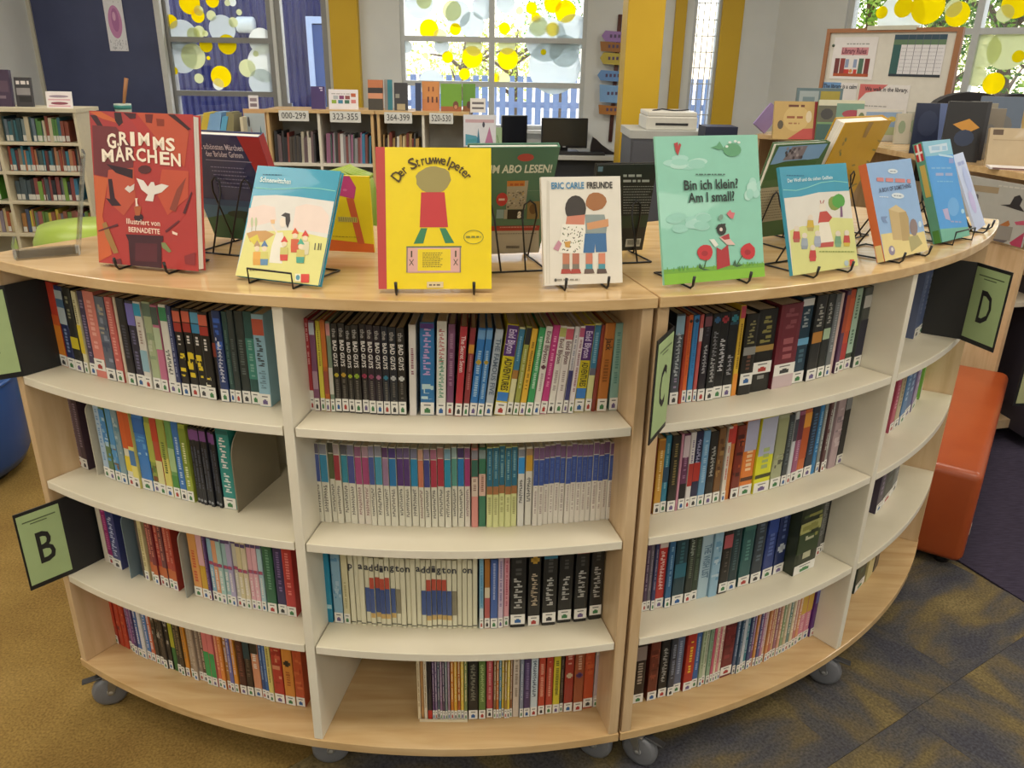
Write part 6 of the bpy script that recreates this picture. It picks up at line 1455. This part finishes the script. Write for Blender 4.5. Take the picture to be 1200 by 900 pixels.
q, X0, X1, Z0, Z1 = sheet('calm_notice', '', .03, .31, .385, .64, 'D8D6D8', lambda A: A.rect(0, 0, 52, 18, '6A94C4')); text('heading', 'The library is a calm', M('2E3440'), q, ((X0+X1)/2, .0003, Z1-.022), .032, (X1-X0)*.96, bold=.02)
q, X0, X1, Z0, Z1 = sheet('walk_notice', '', .33, .71, .39, .70, 'DAD8D8', lambda A: A.poly([(0, 0), (56, 0), (42, 14), (14, 20), (0, 40)], 'C86A6A').words(4, 60, 50, 2.5, '9A9A9A', 2).words(4, 55, 60, 2.5, '9A9A9A', 3).words(4, 20, 68, 2.5, '9A9A9A', 5).ell(72, 78, 8, 14, 'A84A34', 10).ell(86, 76, 7, 13, 'B86A50', 10).ell(73, 66, 6, 7, '5A3024', 8).ell(88, 64, 5, 6, '2A2A2C', 8)); text('heading', 'We walk in the library.', M('3A3840'), q, ((X0+X1)/2+.012, .0003, Z1-.026), .032, (X1-X0)*.86, bold=.02)
# dark office chairs behind the display books
for k, (px, py, w, lab) in enumerate(((1142, 108, .2, 'black rounded chair back behind the display books'), (1200, 110, .2, 'black rounded chair back at the picture edge, by the tree window'))):
    p = at(px, py, 4.4)
    e = empty('office_chair', (p.x, 4.4, 0), 0, lab, 'chair', 'black chairs by the tree window')
    n = 12; pl = [(-w, p.z-.45), (w, p.z-.45)]+[(w*math.cos(math.pi*i/n), p.z-.09+.09*math.sin(math.pi*i/n)) for i in range(n+1)]
    prism('backrest', pl, 0, .06, M('1C1A1E', .7), e); box('seat', (-.23, .23, -.42, .04, .44, .51), M('1C1A1E', .7), e, .02, 2); lathe('column', [(.03, .06), (.03, .44)], M('2A2A2C', .4), e, 12)
    for j in range(5):
        a_ = j*2*math.pi/5; tube('leg', [(0, 0, .09), (.26*math.cos(a_), .26*math.sin(a_), .04)], .016, M('2A2A2C', .5), e)
    box('spine_bar', (-.03, .03, .06, .08, .4, p.z-.3), M('2A2A2C', .5), e)
# low unit with the F sign
p = onz(1222, 462, .3)
e = empty('low_shelf', (p.x+.02, p.y+.05, 0), .1, 'low dark shelf at the picture edge carrying the F sign', 'shelf')
box('body', (0.02, .6, 0.03, .33, .06, .72), M('3E3A48', .6), e); box('top', (0, .62, .0, .35, .72, .745), WOODV, e)
p = onz(1176, 469, .3)
e = empty('letter_sign', (p.x, p.y-.06, .3), .12, 'black edged green card with letter F above the purple carpet', 'sign', 'letter signs on the shelves')
box('card', (0, .16, 0, .002, 0, .18), CARD, e); q = box('paper', (.012, .15, -.0012, -.0002, .012, .168), M('A9AE80', .7), e); text('letter', 'F', INK, q, (.055, -.0018, .095), .1, .045, bold=.012)
box('hanging_strip', (.05, .11, .002, .004, .12, .44), CARD, e)
# ================================================================== outside the windows
struct(box('ground', (-30, 40, 7.9, 60, -.5, -.3), M('A8A49A', .9), None), 'pale paved ground outside the windows', 'ground')
CORR = ramp_mat('blue_corrugated', [(.3, '262A62'), (.7, '2C306C')], scale=3, rough=.45)
xa, xb = at(150, 60, 9.6).x, at(396, 60, 9.6).x; vs = []; n = int((xb-xa)/.019)
prof = [0, 0, -.03, 0]
for i in range(n):
    x = xa+i*.019; vs += [(x, 9.6+prof[i % 4], -.3), (x, 9.6+prof[i % 4], 4.)]
struct(pyd('wall_outside', vs, [(2*i, 2*i+2, 2*i+3, 2*i+1) for i in range(n-1)], CORR), 'violet blue corrugated metal wall outside', 'wall')
p0, p1 = at(357, 10, 9.5), at(396, 10, 9.5)
e = empty('door_3', (p0.x, 9.52, 0)); e['kind'] = 'structure'; W = p1.x-p0.x
box('door_leaf', (.06, W, .0, .04, -.3, 1.85), M('3A5690', .4), e); box('door_frame', (0, .06, -.02, .05, -.3, 1.93), M('B8CCEC', .4), e); box('door_frame', (.06, W, -.02, .05, 1.86, 1.93), M('B8CCEC', .4), e)
p = at(288, 29, 9.45)
e = empty('wall_lamp', (p.x, 9.45, p.z), 0, 'white tubular lamp on the corrugated wall outside', 'lamp')
o = lathe('shade', [(.075, -.09), (.08, -.08), (.08, .08), (.075, .09)], M('D8E0D8', .4), e, 20); o.rotation_euler = (0, math.pi/2, 0); box('bracket', (-.14, -.08, -.04, .12, -.08, .08), M('2A2E4A', .5), e)
# fence of upright slats beyond the middle window
xa, xb = at(440, 120, 12).x, at(1220, 120, 12).x; zt0 = 1.32
e = empty('slat_fence', (xa, 12, -.3), 0, 'blue grey upright slat fence beyond the middle window', 'fence')
sm = None; k = 0; x = 0
while x < 6.2:
    if sm is None:
        o = box('slat', (0, .085, 0, .02, 0, zt0+.3), M('7E94B8', .6), e); sm = o.data
    else:
        o = link('slat', sm, e); o.location = (x, 0, 0)
    x += .125
box('rail', (0, 6.3, .021, .05, .3, .38), M('8A9CBC', .6), e); box('rail', (0, 6.3, .021, .05, 1.2, 1.28), M('8A9CBC', .6), e)
def tree(label, x, y, h, r, n, cols, seed, trunk='6A5A48'):
    rr = random.Random(seed); e = empty('garden_tree', (x, y, -.3), 0, label, 'tree', 'trees outside the windows')
    bm = bmesh.new(); tube_bm(bm, [(0, 0, 0), (.05, .02, h*.35), (-.04, 0, h*.62), (.02, .03, h*.85)], [.11, .09, .06, .02], 8); bobj('trunk', bm, M(trunk, .9), e, True)
    for i in range(7):
        a = rr.uniform(0, 6.28); z = h*rr.uniform(.3, .7); tube('branch', [(0, 0, z), (r*.4*math.cos(a), r*.4*math.sin(a), z+h*.1), (r*.8*math.cos(a), r*.8*math.sin(a), z+h*rr.uniform(.1, .25))], [.045, .03, .012], M(trunk, .9), e)
    vs = []; fs = []; mi = []
    for i in range(n):
        a, t, u = rr.uniform(0, 6.28), rr.gauss(0, 1), rr.random()**.45; ct = rr.uniform(-1, 1); s = math.sqrt(1-ct*ct)
        c = Vector((r*u*s*math.cos(a), r*u*s*math.sin(a), h*.68+h*.34*u*ct)); d = Vector((rr.gauss(0, 1), rr.gauss(0, 1), rr.gauss(0, 1))).normalized(); q = d.orthogonal().normalized(); L = rr.uniform(.05, .11); b = len(vs)
        vs += [c, c+d*L*.5+q*L*.28, c+d*L, c+d*L*.5-q*L*.28]; fs.append((b, b+1, b+2, b+3)); mi.append(rr.randrange(len(cols)))
    o = pyd('crown', vs, fs, [film('leaf_'+c, c, .0) for c in cols], e, mi=mi); o['kind'] = 'stuff'
    return e
G1 = ['C8D060', 'DCD860', 'A8BC5A', 'BCCC6A']; G2 = ['4A7A30', '6A9A3E', '8AB04A', '3A6A2C', 'A8C060']
tree('airy yellow green tree beyond the fence, left pane of the middle window', at(545, 70, 16).x, 16, 2.6, 1.2, 1100, G1, 1)
tree('yellow green tree behind the fence, central mullion of the middle window', at(605, 70, 17).x, 17, 2.8, 1.3, 1100, G1, 2)
tree('blue green slim tree near the edge of the middle window', at(660, 40, 16).x, 16, 3.4, .8, 700, ['6A9A5A', '5A8A5A', '8AB070'], 3)
for i, (px, Y, h, r, lab) in enumerate(((1020, 12.5, 4.2, 1.7, 'dense green tree behind the easel board'), (1110, 11.5, 4.4, 1.8, 'spreading green tree in the tree window'), (1185, 10.5, 4.0, 1.7, 'near green tree at the picture edge, tree window'), (1260, 11, 4.2, 1.8, 'green tree beyond the picture edge'))):
    tree(lab, at(px, 40, Y).x, Y, h, r, 5200, G2, 10+i, '5A4638')
